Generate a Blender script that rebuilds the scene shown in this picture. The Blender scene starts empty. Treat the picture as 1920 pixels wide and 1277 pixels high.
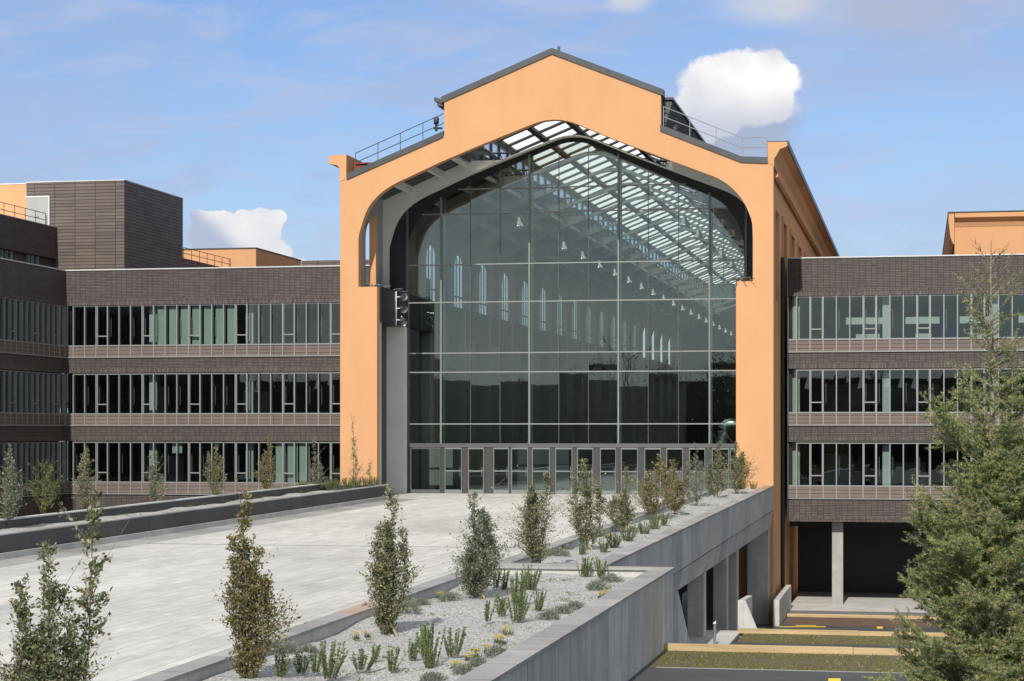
import bpy, math, random
import numpy as np
from mathutils import Vector, Matrix

# ------------------------------------------------------------------ camera, world, sun, exposure
F_PX, VPX, HOR, CZ = 3750.0, 1720.0, 808.0, 3.2      # focal length, depth vanishing point, horizon (1920 px wide photo), eye height
TH = math.atan((VPX - 960) / F_PX); CT, ST = math.cos(TH), math.sin(TH)
scn = bpy.context.scene
C = scn.collection
cam = bpy.data.cameras.new('camera'); cam.sensor_width = 36.0
cam.lens = F_PX / 1920 * 36.0; cam.shift_y = (HOR - 638.5) / 1920
cam.clip_start = 0.5; cam.clip_end = 6000
camo = bpy.data.objects.new('camera', cam); C.objects.link(camo)
camo.location = (0, 0, CZ); camo.rotation_euler = (math.pi / 2, 0, TH)
scn.camera = camo
SUN_EL, SUN_AZ = math.radians(38), math.radians(1.5)  # sun stands in front of the facade, a little to its left

def N(nt, typ, **kw):
    n = nt.nodes.new(typ)
    for k, v in kw.items():
        if k.startswith('i_'): n.inputs[int(k[2:])].default_value = v
        else: setattr(n, k, v)
    return n

world = bpy.data.worlds.new('World'); scn.world = world; world.use_nodes = True
def build_world():
    nt = world.node_tree; nt.nodes.clear(); L = nt.links.new
    def sock(n, v, k):
        if isinstance(v, (int, float)): n.inputs[k].default_value = v
        else: L(v, n.inputs[k])
    def m(op, a, b=0.0, c=0.0, clamp=False):
        n = N(nt, 'ShaderNodeMath', operation=op); n.use_clamp = clamp
        sock(n, a, 0); sock(n, b, 1)
        if op in ('MULTIPLY_ADD',): sock(n, c, 2)
        return n.outputs[0]
    def sstep(v, a, b):
        n = N(nt, 'ShaderNodeMapRange', interpolation_type='SMOOTHSTEP'); sock(n, v, 0)
        n.inputs[1].default_value = a; n.inputs[2].default_value = b
        return n.outputs[0]
    out = N(nt, 'ShaderNodeOutputWorld'); bg = N(nt, 'ShaderNodeBackground'); L(bg.outputs[0], out.inputs[0])
    sky = N(nt, 'ShaderNodeTexSky', sky_type='NISHITA'); sky.sun_disc = False
    sky.sun_elevation = SUN_EL; sky.sun_rotation = math.pi + SUN_AZ
    sky.air_density = 1.25; sky.dust_density = 0.6; sky.ozone_density = 2.4
    tc = N(nt, 'ShaderNodeTexCoord'); sp = N(nt, 'ShaderNodeSeparateXYZ'); L(tc.outputs['Generated'], sp.inputs[0])
    x, y, z = sp.outputs
    ysafe = m('MAXIMUM', m('ABSOLUTE', y), 0.05)
    p = m('DIVIDE', x, ysafe); q = m('DIVIDE', z, ysafe)          # position on the sky sheet
    cmb = N(nt, 'ShaderNodeCombineXYZ'); L(p, cmb.inputs[0]); L(q, cmb.inputs[1])
    L(m('SIGN', y), cmb.inputs[2])
    def noise(scale, detail, rough, off=(0, 0, 0), st=(1, 1, 1), dist=0.0):
        mp = N(nt, 'ShaderNodeMapping'); L(cmb.outputs[0], mp.inputs[0])
        mp.inputs['Location'].default_value = off; mp.inputs['Scale'].default_value = st
        n = N(nt, 'ShaderNodeTexNoise'); L(mp.outputs[0], n.inputs[0])
        n.inputs['Scale'].default_value = scale; n.inputs['Detail'].default_value = detail
        n.inputs['Roughness'].default_value = rough; n.inputs['Distortion'].default_value = dist
        return n.outputs[0]
    # high thin cloud, long in p and short in q
    veil = sstep(noise(6.5, 7, .6, (3.1, 1.9, 0), (1, 3.0, 1), .8), .40, .68)
    veil2 = sstep(noise(13, 7, .6, (.4, 5.2, 0), (1, 3.4, 1), .8), .44, .72)
    def P(px, py):                                                   # cloud position seen in the photo -> sheet coordinates
        u = (px - 960) / F_PX; dy = CT + ST * u
        return (-ST + CT * u) / dy, -(py - HOR) / F_PX / dy
    def blob(px, py, rx, ry, ang=0):
        cx, cy = P(px, py); a = m('SUBTRACT', p, cx); b = m('SUBTRACT', q, cy)
        ca, sa = math.cos(ang), math.sin(ang)
        a2 = m('ADD', m('MULTIPLY', a, ca * F_PX / rx), m('MULTIPLY', b, sa * F_PX / rx))
        b2 = m('SUBTRACT', m('MULTIPLY', b, ca * F_PX / ry), m('MULTIPLY', a, sa * F_PX / ry))
        return m('SUBTRACT', 1.0, m('SQRT', m('ADD', m('MULTIPLY', a2, a2), m('MULTIPLY', b2, b2))))
    def union(bl):
        r = bl[0]
        for b in bl[1:]:
            n = N(nt, 'ShaderNodeMath', operation='SMOOTH_MAX'); L(r, n.inputs[0]); L(b, n.inputs[1]); n.inputs[2].default_value = .25
            r = n.outputs[0]
        return r
    n_big = noise(26, 7, .55, (.2, .3, 0)); n_sh = noise(22, 6, .6, (.2, .286, 0)); n_f = noise(70, 5, .6, (1.2, .3, 0))
    edge = m('ADD', m('MULTIPLY', m('SUBTRACT', n_big, .5), 2.2), m('MULTIPLY', m('SUBTRACT', n_f, .5), .9))
    front = m('GREATER_THAN', y, 0.0)
    cum = union([blob(1400, 138, 112, 56), blob(1345, 195, 85, 64, .5), blob(1450, 150, 62, 46), blob(1300, 235, 75, 38, .5), blob(1425, 190, 80, 46)])
    cumA = m('MULTIPLY', sstep(m('ADD', cum, m('MULTIPLY', edge, .55)), .0, .17), front)
    base = sstep(m('ADD', union([blob(1370, 262, 125, 60), blob(1440, 235, 80, 70)]), m('MULTIPLY', edge, .6)), .0, .75)
    base = m('MULTIPLY', m('MULTIPLY', base, front), .75)
    cu2 = union([blob(490, 430, 48, 42), blob(480, 475, 85, 50), blob(420, 450, 70, 55), blob(392, 410, 34, 14), blob(560, 520, 60, 40), blob(520, 405, 22, 16), blob(372, 402, 18, 9), blob(455, 402, 16, 10)])
    cu2A = m('MULTIPLY', sstep(m('ADD', cu2, m('MULTIPLY', edge, .62)), .0, .13), front)
    up = sstep(union([blob(1470, 5, 170, 62), blob(1690, 15, 260, 80), blob(1180, 0, 60, 34)]), .0, .8)
    upA = m('MULTIPLY', m('MULTIPLY', up, front), m('MULTIPLY_ADD', n_big, .9, .3))
    lum = sstep(noise(17, 4, .5, (.24, .3, 0), (1, 1.2, 1), .3), .30, .66)             # lumps inside the heaps
    cmx = lambda f, a, b: mix(nt, f, a, b)
    skyc = N(nt, 'ShaderNodeMix', data_type='RGBA', blend_type='MULTIPLY'); skyc.inputs[0].default_value = 1
    L(sky.outputs[0], skyc.inputs[6]); skyc.inputs[7].default_value = (.86, .97, 1.30, 1)
    S = 1.0
    c = skyc.outputs[2]
    c = cmx(m('MULTIPLY', veil, .72), c, (4.35, 5.25, 7.5, 1))
    c = cmx(m('MULTIPLY', veil2, .55), c, (5.2, 6.0, 8.3, 1))
    hz = m('SUBTRACT', 1.0, sstep(q, -.02, .16))
    c = cmx(m('MULTIPLY', hz, .45), c, (4.7, 6.0, 8.5, 1))
    back = sstep(noise(2.6, 6, .6, (7.7, 2.1, 0), (1, 1.5, 1), .4), .38, .6)  # unseen cloud behind the camera, whitened to lift facade light and glass reflections
    c = cmx(m('MULTIPLY', m('MULTIPLY', back, m('SUBTRACT', 1.0, front)), .85), c, (8.2, 8.2, 7.9, 1))
    over = m('MULTIPLY', sstep(z, .26, .5), m('MULTIPLY_ADD', sstep(noise(1.1, 5, .6, (2.7, 4.1, 0)), .3, .6), .35, .6))  # neutral cloud added overhead, out of view, to make the ambient light less blue
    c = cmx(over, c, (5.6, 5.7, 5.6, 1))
    c = cmx(upA, c, cmx(sstep(p, P(1640, 0)[0], P(1460, 0)[0]), (4.7, 5.2, 6.9, 1), (7.0, 7.2, 7.8, 1)))
    c = cmx(base, c, (4.2, 4.7, 6.0, 1))
    shade1 = sstep(q, P(1400, 250)[1], P(1400, 130)[1])
    col1 = cmx(m('MULTIPLY', m('MULTIPLY_ADD', lum, .75, .35), m('MULTIPLY_ADD', shade1, .85, .2), 0, True), (5.6, 6.1, 7.4, 1), (11.2, 10.9, 10.6, 1))
    c = cmx(cumA, c, col1)
    s2 = sstep(m('ADD', m('MULTIPLY', p, .9), q), P(400, 445)[0] * .9 + P(400, 445)[1], P(455, 440)[0] * .9 + P(455, 440)[1])
    col2 = cmx(m('MULTIPLY', s2, m('MULTIPLY_ADD', lum, .5, .5)), (5.0, 5.6, 7.3, 1), (11.4, 11.0, 10.5, 1))
    c = cmx(cu2A, c, col2)
    c = cmx(sstep(z, 0.0, -.03), c, (1.2, 1.1, 1.0, 1))
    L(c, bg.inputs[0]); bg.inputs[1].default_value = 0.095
def mix(nt, f, a, b):
    n = N(nt, 'ShaderNodeMix', data_type='RGBA')
    for k, v in ((0, f), (6, a), (7, b)):
        if isinstance(v, (int, float, tuple)): n.inputs[k].default_value = v
        else: nt.links.new(v, n.inputs[k])
    return n.outputs[2]
build_world()

sun = bpy.data.lights.new('sun', 'SUN'); sun.energy = 4.3; sun.angle = math.radians(.53); sun.color = (1, .95, .87)
suno = bpy.data.objects.new('sun', sun); C.objects.link(suno); suno.location = (-10, -60, 60)
sdir = Vector((-math.sin(SUN_AZ) * math.cos(SUN_EL), -math.cos(SUN_AZ) * math.cos(SUN_EL), math.sin(SUN_EL)))
suno.rotation_euler = sdir.to_track_quat('Z', 'Y').to_euler()
scn.view_settings.view_transform = 'Standard'; scn.view_settings.look = 'None'
scn.view_settings.exposure = 0.0; scn.view_settings.gamma = 1
scn.render.engine = 'CYCLES'
scn.cycles.max_bounces = 10; scn.cycles.transparent_max_bounces = 24

# ------------------------------------------------------------------ helpers
def at(px, py, Y):
    """photo pixel -> world point on the plane at depth Y"""
    u = (px - 960) / F_PX; t = Y / (CT + ST * u)
    return Vector((t * (-ST + CT * u), Y, CZ - t * (py - HOR) / F_PX))
def on(px, py, z):
    """photo pixel -> world point on the level z"""
    t = (CZ - z) * F_PX / (py - HOR); u = (px - 960) / F_PX
    return Vector((t * (-ST + CT * u), t * (CT + ST * u), z))
SL = .0068
def ztop(Y): return .63 - SL * (95 - Y)            # top of the planter walls along the gently rising ramp
def on_ramp(px, py, dz):
    z = 0
    for _ in range(8): p = on(px, py, z); z = ztop(p.y) + dz
    return Vector((p.x, p.y, z))

ORG = {}
class MB:
    def __init__(s): s.v = []; s.f = []; s.t = []
    def add(s, vs, fs, tone=None):
        o = len(s.v); s.v += [tuple(v) for v in vs]; s.f += [tuple(i + o for i in f) for f in fs]
        if tone is not None: s.t += [tone] * len(fs)
        return s
    def hexa(s, p):   # 8 corners: bottom 4 ccw, top 4 ccw
        return s.add(p, [(3, 2, 1, 0), (4, 5, 6, 7), (0, 1, 5, 4), (1, 2, 6, 5), (2, 3, 7, 6), (3, 0, 4, 7)])
    def box(s, x0, x1, y0, y1, z0, z1):
        return s.hexa([(x0, y0, z0), (x1, y0, z0), (x1, y1, z0), (x0, y1, z0), (x0, y0, z1), (x1, y0, z1), (x1, y1, z1), (x0, y1, z1)])
    def rbox(s, x0, x1, y0, y1, z0, z1, zb=None):   # box riding on the ramp slope; z relative to ztop
        a, b = ztop(y0), ztop(y1)
        A = zb if zb is not None else None
        q = [(x0, y0, A if zb is not None else a + z0), (x1, y0, A if zb is not None else a + z0), (x1, y1, A if zb is not None else b + z0), (x0, y1, A if zb is not None else b + z0)]
        return s.hexa(q + [(x0, y0, a + z1), (x1, y0, a + z1), (x1, y1, b + z1), (x0, y1, b + z1)])
    def prism(s, poly, y0, y1):          # poly of (x,z), extruded along Y
        n = len(poly); vs = [(x, y0, z) for x, z in poly] + [(x, y1, z) for x, z in poly]
        fs = [tuple(range(n)), tuple(range(2 * n - 1, n - 1, -1))] + [(i, i + n, (i + 1) % n + n, (i + 1) % n) for i in range(n)]
        return s.add(vs, fs)
    def prismx(s, poly, x0, x1):         # poly of (y,z), extruded along X
        n = len(poly); vs = [(x0, y, z) for y, z in poly] + [(x1, y, z) for y, z in poly]
        fs = [tuple(range(n)), tuple(range(2 * n - 1, n - 1, -1))] + [(i, i + n, (i + 1) % n + n, (i + 1) % n) for i in range(n)]
        return s.add(vs, fs)
    def tube(s, pts, rad, k=6, cap=True):
        pts = [Vector(p) for p in pts]
        if isinstance(rad, (int, float)): rad = [rad] * len(pts)
        rings = []; up = Vector((0, 0, 1))
        for i, p in enumerate(pts):
            d = (pts[min(i + 1, len(pts) - 1)] - pts[max(i - 1, 0)]).normalized()
            a = d.cross(up if abs(d.z) < .95 else Vector((1, 0, 0))).normalized(); b = d.cross(a)
            rings.append([p + rad[i] * (math.cos(2 * math.pi * j / k) * a + math.sin(2 * math.pi * j / k) * b) for j in range(k)])
        vs = [v for r in rings for v in r]; fs = []
        for i in range(len(pts) - 1):
            for j in range(k): fs.append((i * k + j, i * k + (j + 1) % k, (i + 1) * k + (j + 1) % k, (i + 1) * k + j))
        if cap: fs += [tuple(range(k - 1, -1, -1)), tuple(range(len(vs) - k, len(vs)))]
        return s.add(vs, fs)
    def lathe(s, prof, c, k=16):         # prof of (r, z)
        vs = [(c[0] + r * math.cos(2 * math.pi * j / k), c[1] + r * math.sin(2 * math.pi * j / k), c[2] + z) for r, z in prof for j in range(k)]
        fs = [(i * k + j, i * k + (j + 1) % k, (i + 1) * k + (j + 1) % k, (i + 1) * k + j) for i in range(len(prof) - 1) for j in range(k)]
        fs += [tuple(range(k - 1, -1, -1)), tuple(range(len(vs) - k, len(vs)))]
        return s.add(vs, fs)
    def build(s, name, mat, parent=None, smooth=False, bevel=0, attr=False):
        me = bpy.data.meshes.new(name)
        o0 = ORG.get(parent.name, Vector((0, 0, 0))) if parent else Vector((0, 0, 0))
        me.from_pydata([(v[0] - o0[0], v[1] - o0[1], v[2] - o0[2]) for v in s.v], [], s.f)
        if s.t and len(s.t) == len(s.f):
            a = me.attributes.new('tone', 'FLOAT', 'FACE'); a.data.foreach_set('value', s.t)
        me.materials.append(mat)
        if smooth: me.polygons.foreach_set('use_smooth', [True] * len(me.polygons))
        me.update()
        o = bpy.data.objects.new(name, me); C.objects.link(o)
        if parent: o.parent = parent; ORG[o.name] = o0
        if bevel:
            b = o.modifiers.new('bevel', 'BEVEL'); b.width = bevel; b.segments = 2; b.limit_method = 'ANGLE'
        return o
def tag(o, label=None, cat=None, group=None, kind=None):
    for k, v in (('label', label), ('category', cat), ('group', group), ('kind', kind)):
        if v: o[k] = v
    return o
def empty(name, loc, label, cat, group=None, rz=0):
    o = bpy.data.objects.new(name, None); C.objects.link(o); o.location = loc; o.rotation_euler = (0, 0, rz)
    o.empty_display_size = .3
    ORG[o.name] = Vector(loc) if rz == 0 else Vector((0, 0, 0))
    return tag(o, label, cat, group)
def dup(o, parent=None, loc=None):
    c = o.copy(); C.objects.link(c)
    if parent: c.parent = parent
    if loc is not None: c.location = loc
    for ch in list(o.children): dup(ch, c)
    return c
def npmesh(name, V, Fq, mat, parent, tone=None, smooth=False):
    """V (n,3) float, Fq (m,k) int"""
    o0 = ORG.get(parent.name, Vector((0, 0, 0))) if parent else Vector((0, 0, 0))
    V = np.asarray(V, dtype=np.float32) - np.array(o0, dtype=np.float32); Fq = np.asarray(Fq, dtype=np.int32)
    me = bpy.data.meshes.new(name); n, k = Fq.shape
    me.vertices.add(len(V)); me.vertices.foreach_set('co', V.ravel())
    me.loops.add(n * k); me.loops.foreach_set('vertex_index', Fq.ravel())
    me.polygons.add(n); me.polygons.foreach_set('loop_start', np.arange(0, n * k, k, dtype=np.int32))
    me.update(calc_edges=True)
    if tone is not None:
        a = me.attributes.new('tone', 'FLOAT', 'FACE'); a.data.foreach_set('value', np.asarray(tone, dtype=np.float32))
    me.materials.append(mat)
    o = bpy.data.objects.new(name, me); C.objects.link(o)
    if parent: o.parent = parent; ORG[o.name] = o0
    return o

# ------------------------------------------------------------------ materials
def new_mat(name):
    m = bpy.data.materials.new(name); m.use_nodes = True; nt = m.node_tree
    return m, nt, nt.nodes['Principled BSDF']
def noise_of(nt, scale, detail=5, rough=.6, st=(1, 1, 1), src=None, dist=0):
    mp = N(nt, 'ShaderNodeMapping'); mp.inputs['Scale'].default_value = st
    g = N(nt, 'ShaderNodeNewGeometry'); nt.links.new(src or g.outputs['Position'], mp.inputs[0])
    n = N(nt, 'ShaderNodeTexNoise'); nt.links.new(mp.outputs[0], n.inputs[0])
    n.inputs['Scale'].default_value = scale; n.inputs['Detail'].default_value = detail; n.inputs['Roughness'].default_value = rough
    n.inputs['Distortion'].default_value = dist
    return n.outputs[0]
def ramp(nt, v, stops):
    r = N(nt, 'ShaderNodeValToRGB'); nt.links.new(v, r.inputs[0]); e = r.color_ramp.elements
    while len(e) < len(stops): e.new(.5)
    for i, (p, c) in enumerate(stops): e[i].position = p; e[i].color = (*c, 1) if len(c) == 3 else c
    return r.outputs[0]
def bump(nt, bs, h, dist, strength=1.0):
    b = N(nt, 'ShaderNodeBump'); b.inputs['Distance'].default_value = dist; b.inputs['Strength'].default_value = strength
    nt.links.new(h, b.inputs['Height']); nt.links.new(b.outputs[0], bs.inputs['Normal'])
def plain(name, col, rough=.5, metal=0, var=.12, scale=3, bmp=0.0, bscale=60, st=(1, 1, 1)):
    m, nt, bs = new_mat(name)
    a = tuple(c * (1 - var) for c in col); b = tuple(min(1, c * (1 + var)) for c in col)
    nt.links.new(ramp(nt, noise_of(nt, scale, st=st), [(.3, a), (.7, b)]), bs.inputs['Base Color'])
    bs.inputs['Roughness'].default_value = rough; bs.inputs['Metallic'].default_value = metal
    if bmp: bump(nt, bs, noise_of(nt, bscale, 3), bmp)
    return m
M = {}
def stucco(name, col):
    m, nt, bs = new_mat(name)
    big = noise_of(nt, .35, 6, .6); st = noise_of(nt, 1.1, 5, .6, (1, 1, .16)); fine = noise_of(nt, 9, 4, .7)
    c1 = ramp(nt, big, [(.25, tuple(c * .91 for c in col)), (.75, tuple(c * 1.03 for c in col))])
    c2 = mix(nt, ramp(nt, st, [(.45, (0, 0, 0)), (.75, (.4, .4, .4))]), c1, tuple(c * k for c, k in zip(col, (.86, .82, .80))) + (1,))
    c3 = mix(nt, ramp(nt, fine, [(.4, (0, 0, 0)), (.75, (.16, .16, .16))]), c2, tuple(min(1, c * 1.1) for c in col) + (1,))
    nt.links.new(c3, bs.inputs['Base Color']); bs.inputs['Roughness'].default_value = .9
    bump(nt, bs, noise_of(nt, 35, 4, .7), .006)
    return m
M['orange'] = stucco('orange_stucco', (.650, .352, .174))
M['metal_dark'] = plain('dark_zinc', (.075, .082, .088), .45, .3, .15, 1.2)
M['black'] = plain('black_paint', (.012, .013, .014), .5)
M['alu'] = plain('aluminium_profile', (.33, .335, .33), .42, .4, .06)
M['alu_mid'] = plain('satin_profile', (.27, .29, .28), .42, .3, .06)
M['alu_brown'] = plain('bronze_profile', (.07, .068, .065), .4, .3, .1)
M['alu_green'] = plain('grey_green_profile', (.20, .235, .22), .45, .2, .06)
M['alu_dark'] = plain('anodised_profile', (.13, .135, .14), .4, .4, .1)
M['coping_light'] = plain('light_metal_coping', (.62, .63, .63), .45, .1, .05)
M['steel'] = plain('galvanised_steel', (.35, .37, .39), .35, .6, .1)
M['white'] = plain('white_paint', (.72, .76, .73), .6, 0, .05)
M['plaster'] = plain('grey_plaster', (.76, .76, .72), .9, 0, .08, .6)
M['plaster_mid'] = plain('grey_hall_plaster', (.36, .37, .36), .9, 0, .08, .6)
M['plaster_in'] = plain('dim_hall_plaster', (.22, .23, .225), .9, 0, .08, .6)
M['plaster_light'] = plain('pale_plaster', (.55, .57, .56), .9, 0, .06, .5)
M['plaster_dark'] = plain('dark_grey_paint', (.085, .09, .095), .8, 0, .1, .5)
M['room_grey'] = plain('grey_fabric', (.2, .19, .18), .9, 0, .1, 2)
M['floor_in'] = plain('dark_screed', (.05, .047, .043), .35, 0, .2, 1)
M['rust'] = plain('red_oxide_steel', (.25, .05, .03), .7)
M['silver'] = plain('duct_metal', (.6, .62, .63), .25, .9, .08, 5)
M['blind'] = plain('pale_blind', (.52, .58, .53), .9, 0, .04, 2)
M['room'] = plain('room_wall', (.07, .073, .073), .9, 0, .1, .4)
M['yellow'] = plain('yellow_road_paint', (.82, .62, .03), .7, 0, .1, 9)
M['lamp_glow'] = plain('lamp_glass', (.8, .8, .74), .3)

def brickmat(name, c1, c2, mortar, bw, rh, msize, offs=0.0, axis='X', var=.5, boost=None, squash=1.0, zoff=0.0):
    m, nt, bs = new_mat(name); L = nt.links.new
    tc = N(nt, 'ShaderNodeTexCoord'); sp = N(nt, 'ShaderNodeSeparateXYZ'); L(tc.outputs['Object'], sp.inputs[0])
    cb = N(nt, 'ShaderNodeCombineXYZ')
    ad = N(nt, 'ShaderNodeMath', operation='ADD'); L(sp.outputs[0], ad.inputs[0]); L(sp.outputs[1], ad.inputs[1])
    L(ad.outputs[0], cb.inputs[0])
    az = N(nt, 'ShaderNodeMath', operation='ADD'); L(sp.outputs[2], az.inputs[0]); az.inputs[1].default_value = zoff
    L(az.outputs[0], cb.inputs[1])
    br = N(nt, 'ShaderNodeTexBrick'); L(cb.outputs[0], br.inputs[0])
    br.offset = offs; br.squash = squash
    br.inputs['Scale'].default_value = 1; br.inputs['Brick Width'].default_value = bw; br.inputs['Row Height'].default_value = rh
    br.inputs['Mortar Size'].default_value = msize; br.inputs['Mortar Smooth'].default_value = .1
    br.inputs['Bias'].default_value = 0
    for i, c in ((1, c1), (2, c2), (3, mortar)): br.inputs[i].default_value = (*c, 1)
    w = ramp(nt, noise_of(nt, .5, 5, .6), [(.3, (.86,) * 3), (.7, (1.12,) * 3)])
    mm = N(nt, 'ShaderNodeMix', data_type='RGBA', blend_type='MULTIPLY'); mm.inputs[0].default_value = 1
    L(br.outputs[0], mm.inputs[6]); L(w, mm.inputs[7])
    L(mm.outputs[2], bs.inputs['Base Color']); bs.inputs['Roughness'].default_value = .6
    inv = N(nt, 'ShaderNodeMath', operation='SUBTRACT'); inv.inputs[0].default_value = 1; L(br.outputs['Fac'], inv.inputs[1])
    bump(nt, bs, inv.outputs[0], .012)
    return m
BR1, BR2, BRM = (.125, .098, .090), (.080, .064, .060), (.03, .025, .024)
M['brick'] = brickmat('dark_ceramic_tiles', BR1, BR2, BRM, .30, .084, .012)
M['soldier'] = brickmat('upright_ceramic_tiles', (.15, .12, .11), (.075, .06, .056), BRM, .075, .40, .010, zoff=.1)
M['spandrel'] = brickmat('brown_ceramic_boards', (.185, .14, .122), (.15, .115, .10), (.05, .04, .035), 6.0, .19, .012)
M['tower'] = brickmat('brown_ceramic_planks', (.165, .128, .108), (.11, .087, .076), (.022, .018, .017), 1.36, .205, .018)

def glass(name, tint, r0, rough=0.0):
    m, nt, bs = new_mat(name); L = nt.links.new; nt.nodes.remove(bs); out = nt.nodes['Material Output']
    tr = N(nt, 'ShaderNodeBsdfTransparent'); tr.inputs[0].default_value = (*tint, 1)
    gl = N(nt, 'ShaderNodeBsdfGlossy'); gl.inputs['Roughness'].default_value = rough; gl.inputs[0].default_value = (.84, .98, .94, 1)
    fr = N(nt, 'ShaderNodeFresnel'); fr.inputs[0].default_value = 1.5
    b = N(nt, 'ShaderNodeBump'); b.inputs['Distance'].default_value = .02; b.inputs['Strength'].default_value = .05
    L(noise_of(nt, .55, 2, .5), b.inputs['Height']); L(b.outputs[0], gl.inputs['Normal'])
    mx = N(nt, 'ShaderNodeMixShader'); ma = N(nt, 'ShaderNodeMath', operation='ADD'); ma.use_clamp = True
    L(fr.outputs[0], ma.inputs[0]); ma.inputs[1].default_value = r0
    L(ma.outputs[0], mx.inputs[0]); L(tr.outputs[0], mx.inputs[1]); L(gl.outputs[0], mx.inputs[2]); L(mx.outputs[0], out.inputs[0])
    return m
M['glass'] = glass('tinted_facade_glass', (.66, .76, .73), .10)
M['wglass'] = glass('window_glass', (.58, .66, .64), .06)
M['clear'] = glass('clear_glass', (.86, .9, .9), .02)
def trans(name, col, k=.35):
    m, nt, bs = new_mat(name); L = nt.links.new; nt.nodes.remove(bs); out = nt.nodes['Material Output']
    t = N(nt, 'ShaderNodeBsdfTranslucent'); t.inputs[0].default_value = (*col, 1)
    d = N(nt, 'ShaderNodeBsdfTransparent'); d.inputs[0].default_value = (*col, 1)
    mx = N(nt, 'ShaderNodeMixShader'); mx.inputs[0].default_value = k
    L(t.outputs[0], mx.inputs[1]); L(d.outputs[0], mx.inputs[2]); L(mx.outputs[0], out.inputs[0])
    return m
M['skylight'] = trans('skylight_panel', (.98, .98, .95), .12)

M['skyside'] = trans('side_glazing', (.96, .98, .95), .6)

def concrete(name, col, stain=.5, panel=None, rough=.85):
    m, nt, bs = new_mat(name); L = nt.links.new
    blot = noise_of(nt, .9, 7, .65, dist=.6); streak = noise_of(nt, 2.4, 6, .65, (1, 1, .12)); fine = noise_of(nt, 22, 4, .7)
    c = ramp(nt, blot, [(.3, tuple(k * .78 for k in col)), (.7, tuple(k * 1.15 for k in col))])
    c = mix(nt, ramp(nt, streak, [(.48, (0, 0, 0)), (.72, (stain,) * 3)]), c, tuple(k * .55 for k in col) + (1,))
    c = mix(nt, ramp(nt, fine, [(.45, (0, 0, 0)), (.8, (.3, .3, .3))]), c, tuple(k * 1.25 for k in col) + (1,))
    if panel:
        g = N(nt, 'ShaderNodeNewGeometry'); sp = N(nt, 'ShaderNodeSeparateXYZ'); L(g.outputs['Position'], sp.inputs[0])
        w = N(nt, 'ShaderNodeMath', operation='PINGPONG'); L(sp.outputs[1], w.inputs[0]); w.inputs[1].default_value = panel / 2
        lt = N(nt, 'ShaderNodeMath', operation='LESS_THAN'); L(w.outputs[0], lt.inputs[0]); lt.inputs[1].default_value = .012
        # tone differs from panel to panel
        fl = N(nt, 'ShaderNodeMath', operation='SNAP'); L(sp.outputs[1], fl.inputs[0]); fl.inputs[1].default_value = panel
        wn = N(nt, 'ShaderNodeTexWhiteNoise', noise_dimensions='1D'); L(fl.outputs[0], wn.inputs['W'])
        tn = ramp(nt, wn.outputs[0], [(0, (.84,) * 3), (1, (1.12,) * 3)])
        mm = N(nt, 'ShaderNodeMix', data_type='RGBA', blend_type='MULTIPLY'); mm.inputs[0].default_value = 1
        L(c, mm.inputs[6]); L(tn, mm.inputs[7])
        c = mix(nt, lt.outputs[0], mm.outputs[2], tuple(k * .3 for k in col) + (1,))
    L(c, bs.inputs['Base Color']); bs.inputs['Roughness'].default_value = rough
    bump(nt, bs, fine, .004)
    return m
M['concrete'] = concrete('cast_concrete', (.50, .495, .475))
M['concrete_p'] = concrete('cast_concrete_panels', (.50, .495, .475), .8, 2.4)
M['concrete_col'] = concrete('column_concrete', (.36, .355, .335), .45)
M['concrete_light'] = concrete('pale_concrete', (.52, .51, .485), .25)
M['concrete_dark'] = concrete('dark_concrete', (.17, .172, .175), .5)
M['wall_dark'] = concrete('dark_stone_cladding', (.062, .064, .066), .25, 2.4, .6)
M['coping'] = concrete('grey_stone_coping', (.34, .335, .33), .3, 1.6)
M['coping_pink'] = concrete('pinkish_stone_coping', (.42, .31, .25), .2, 1.6)

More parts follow.
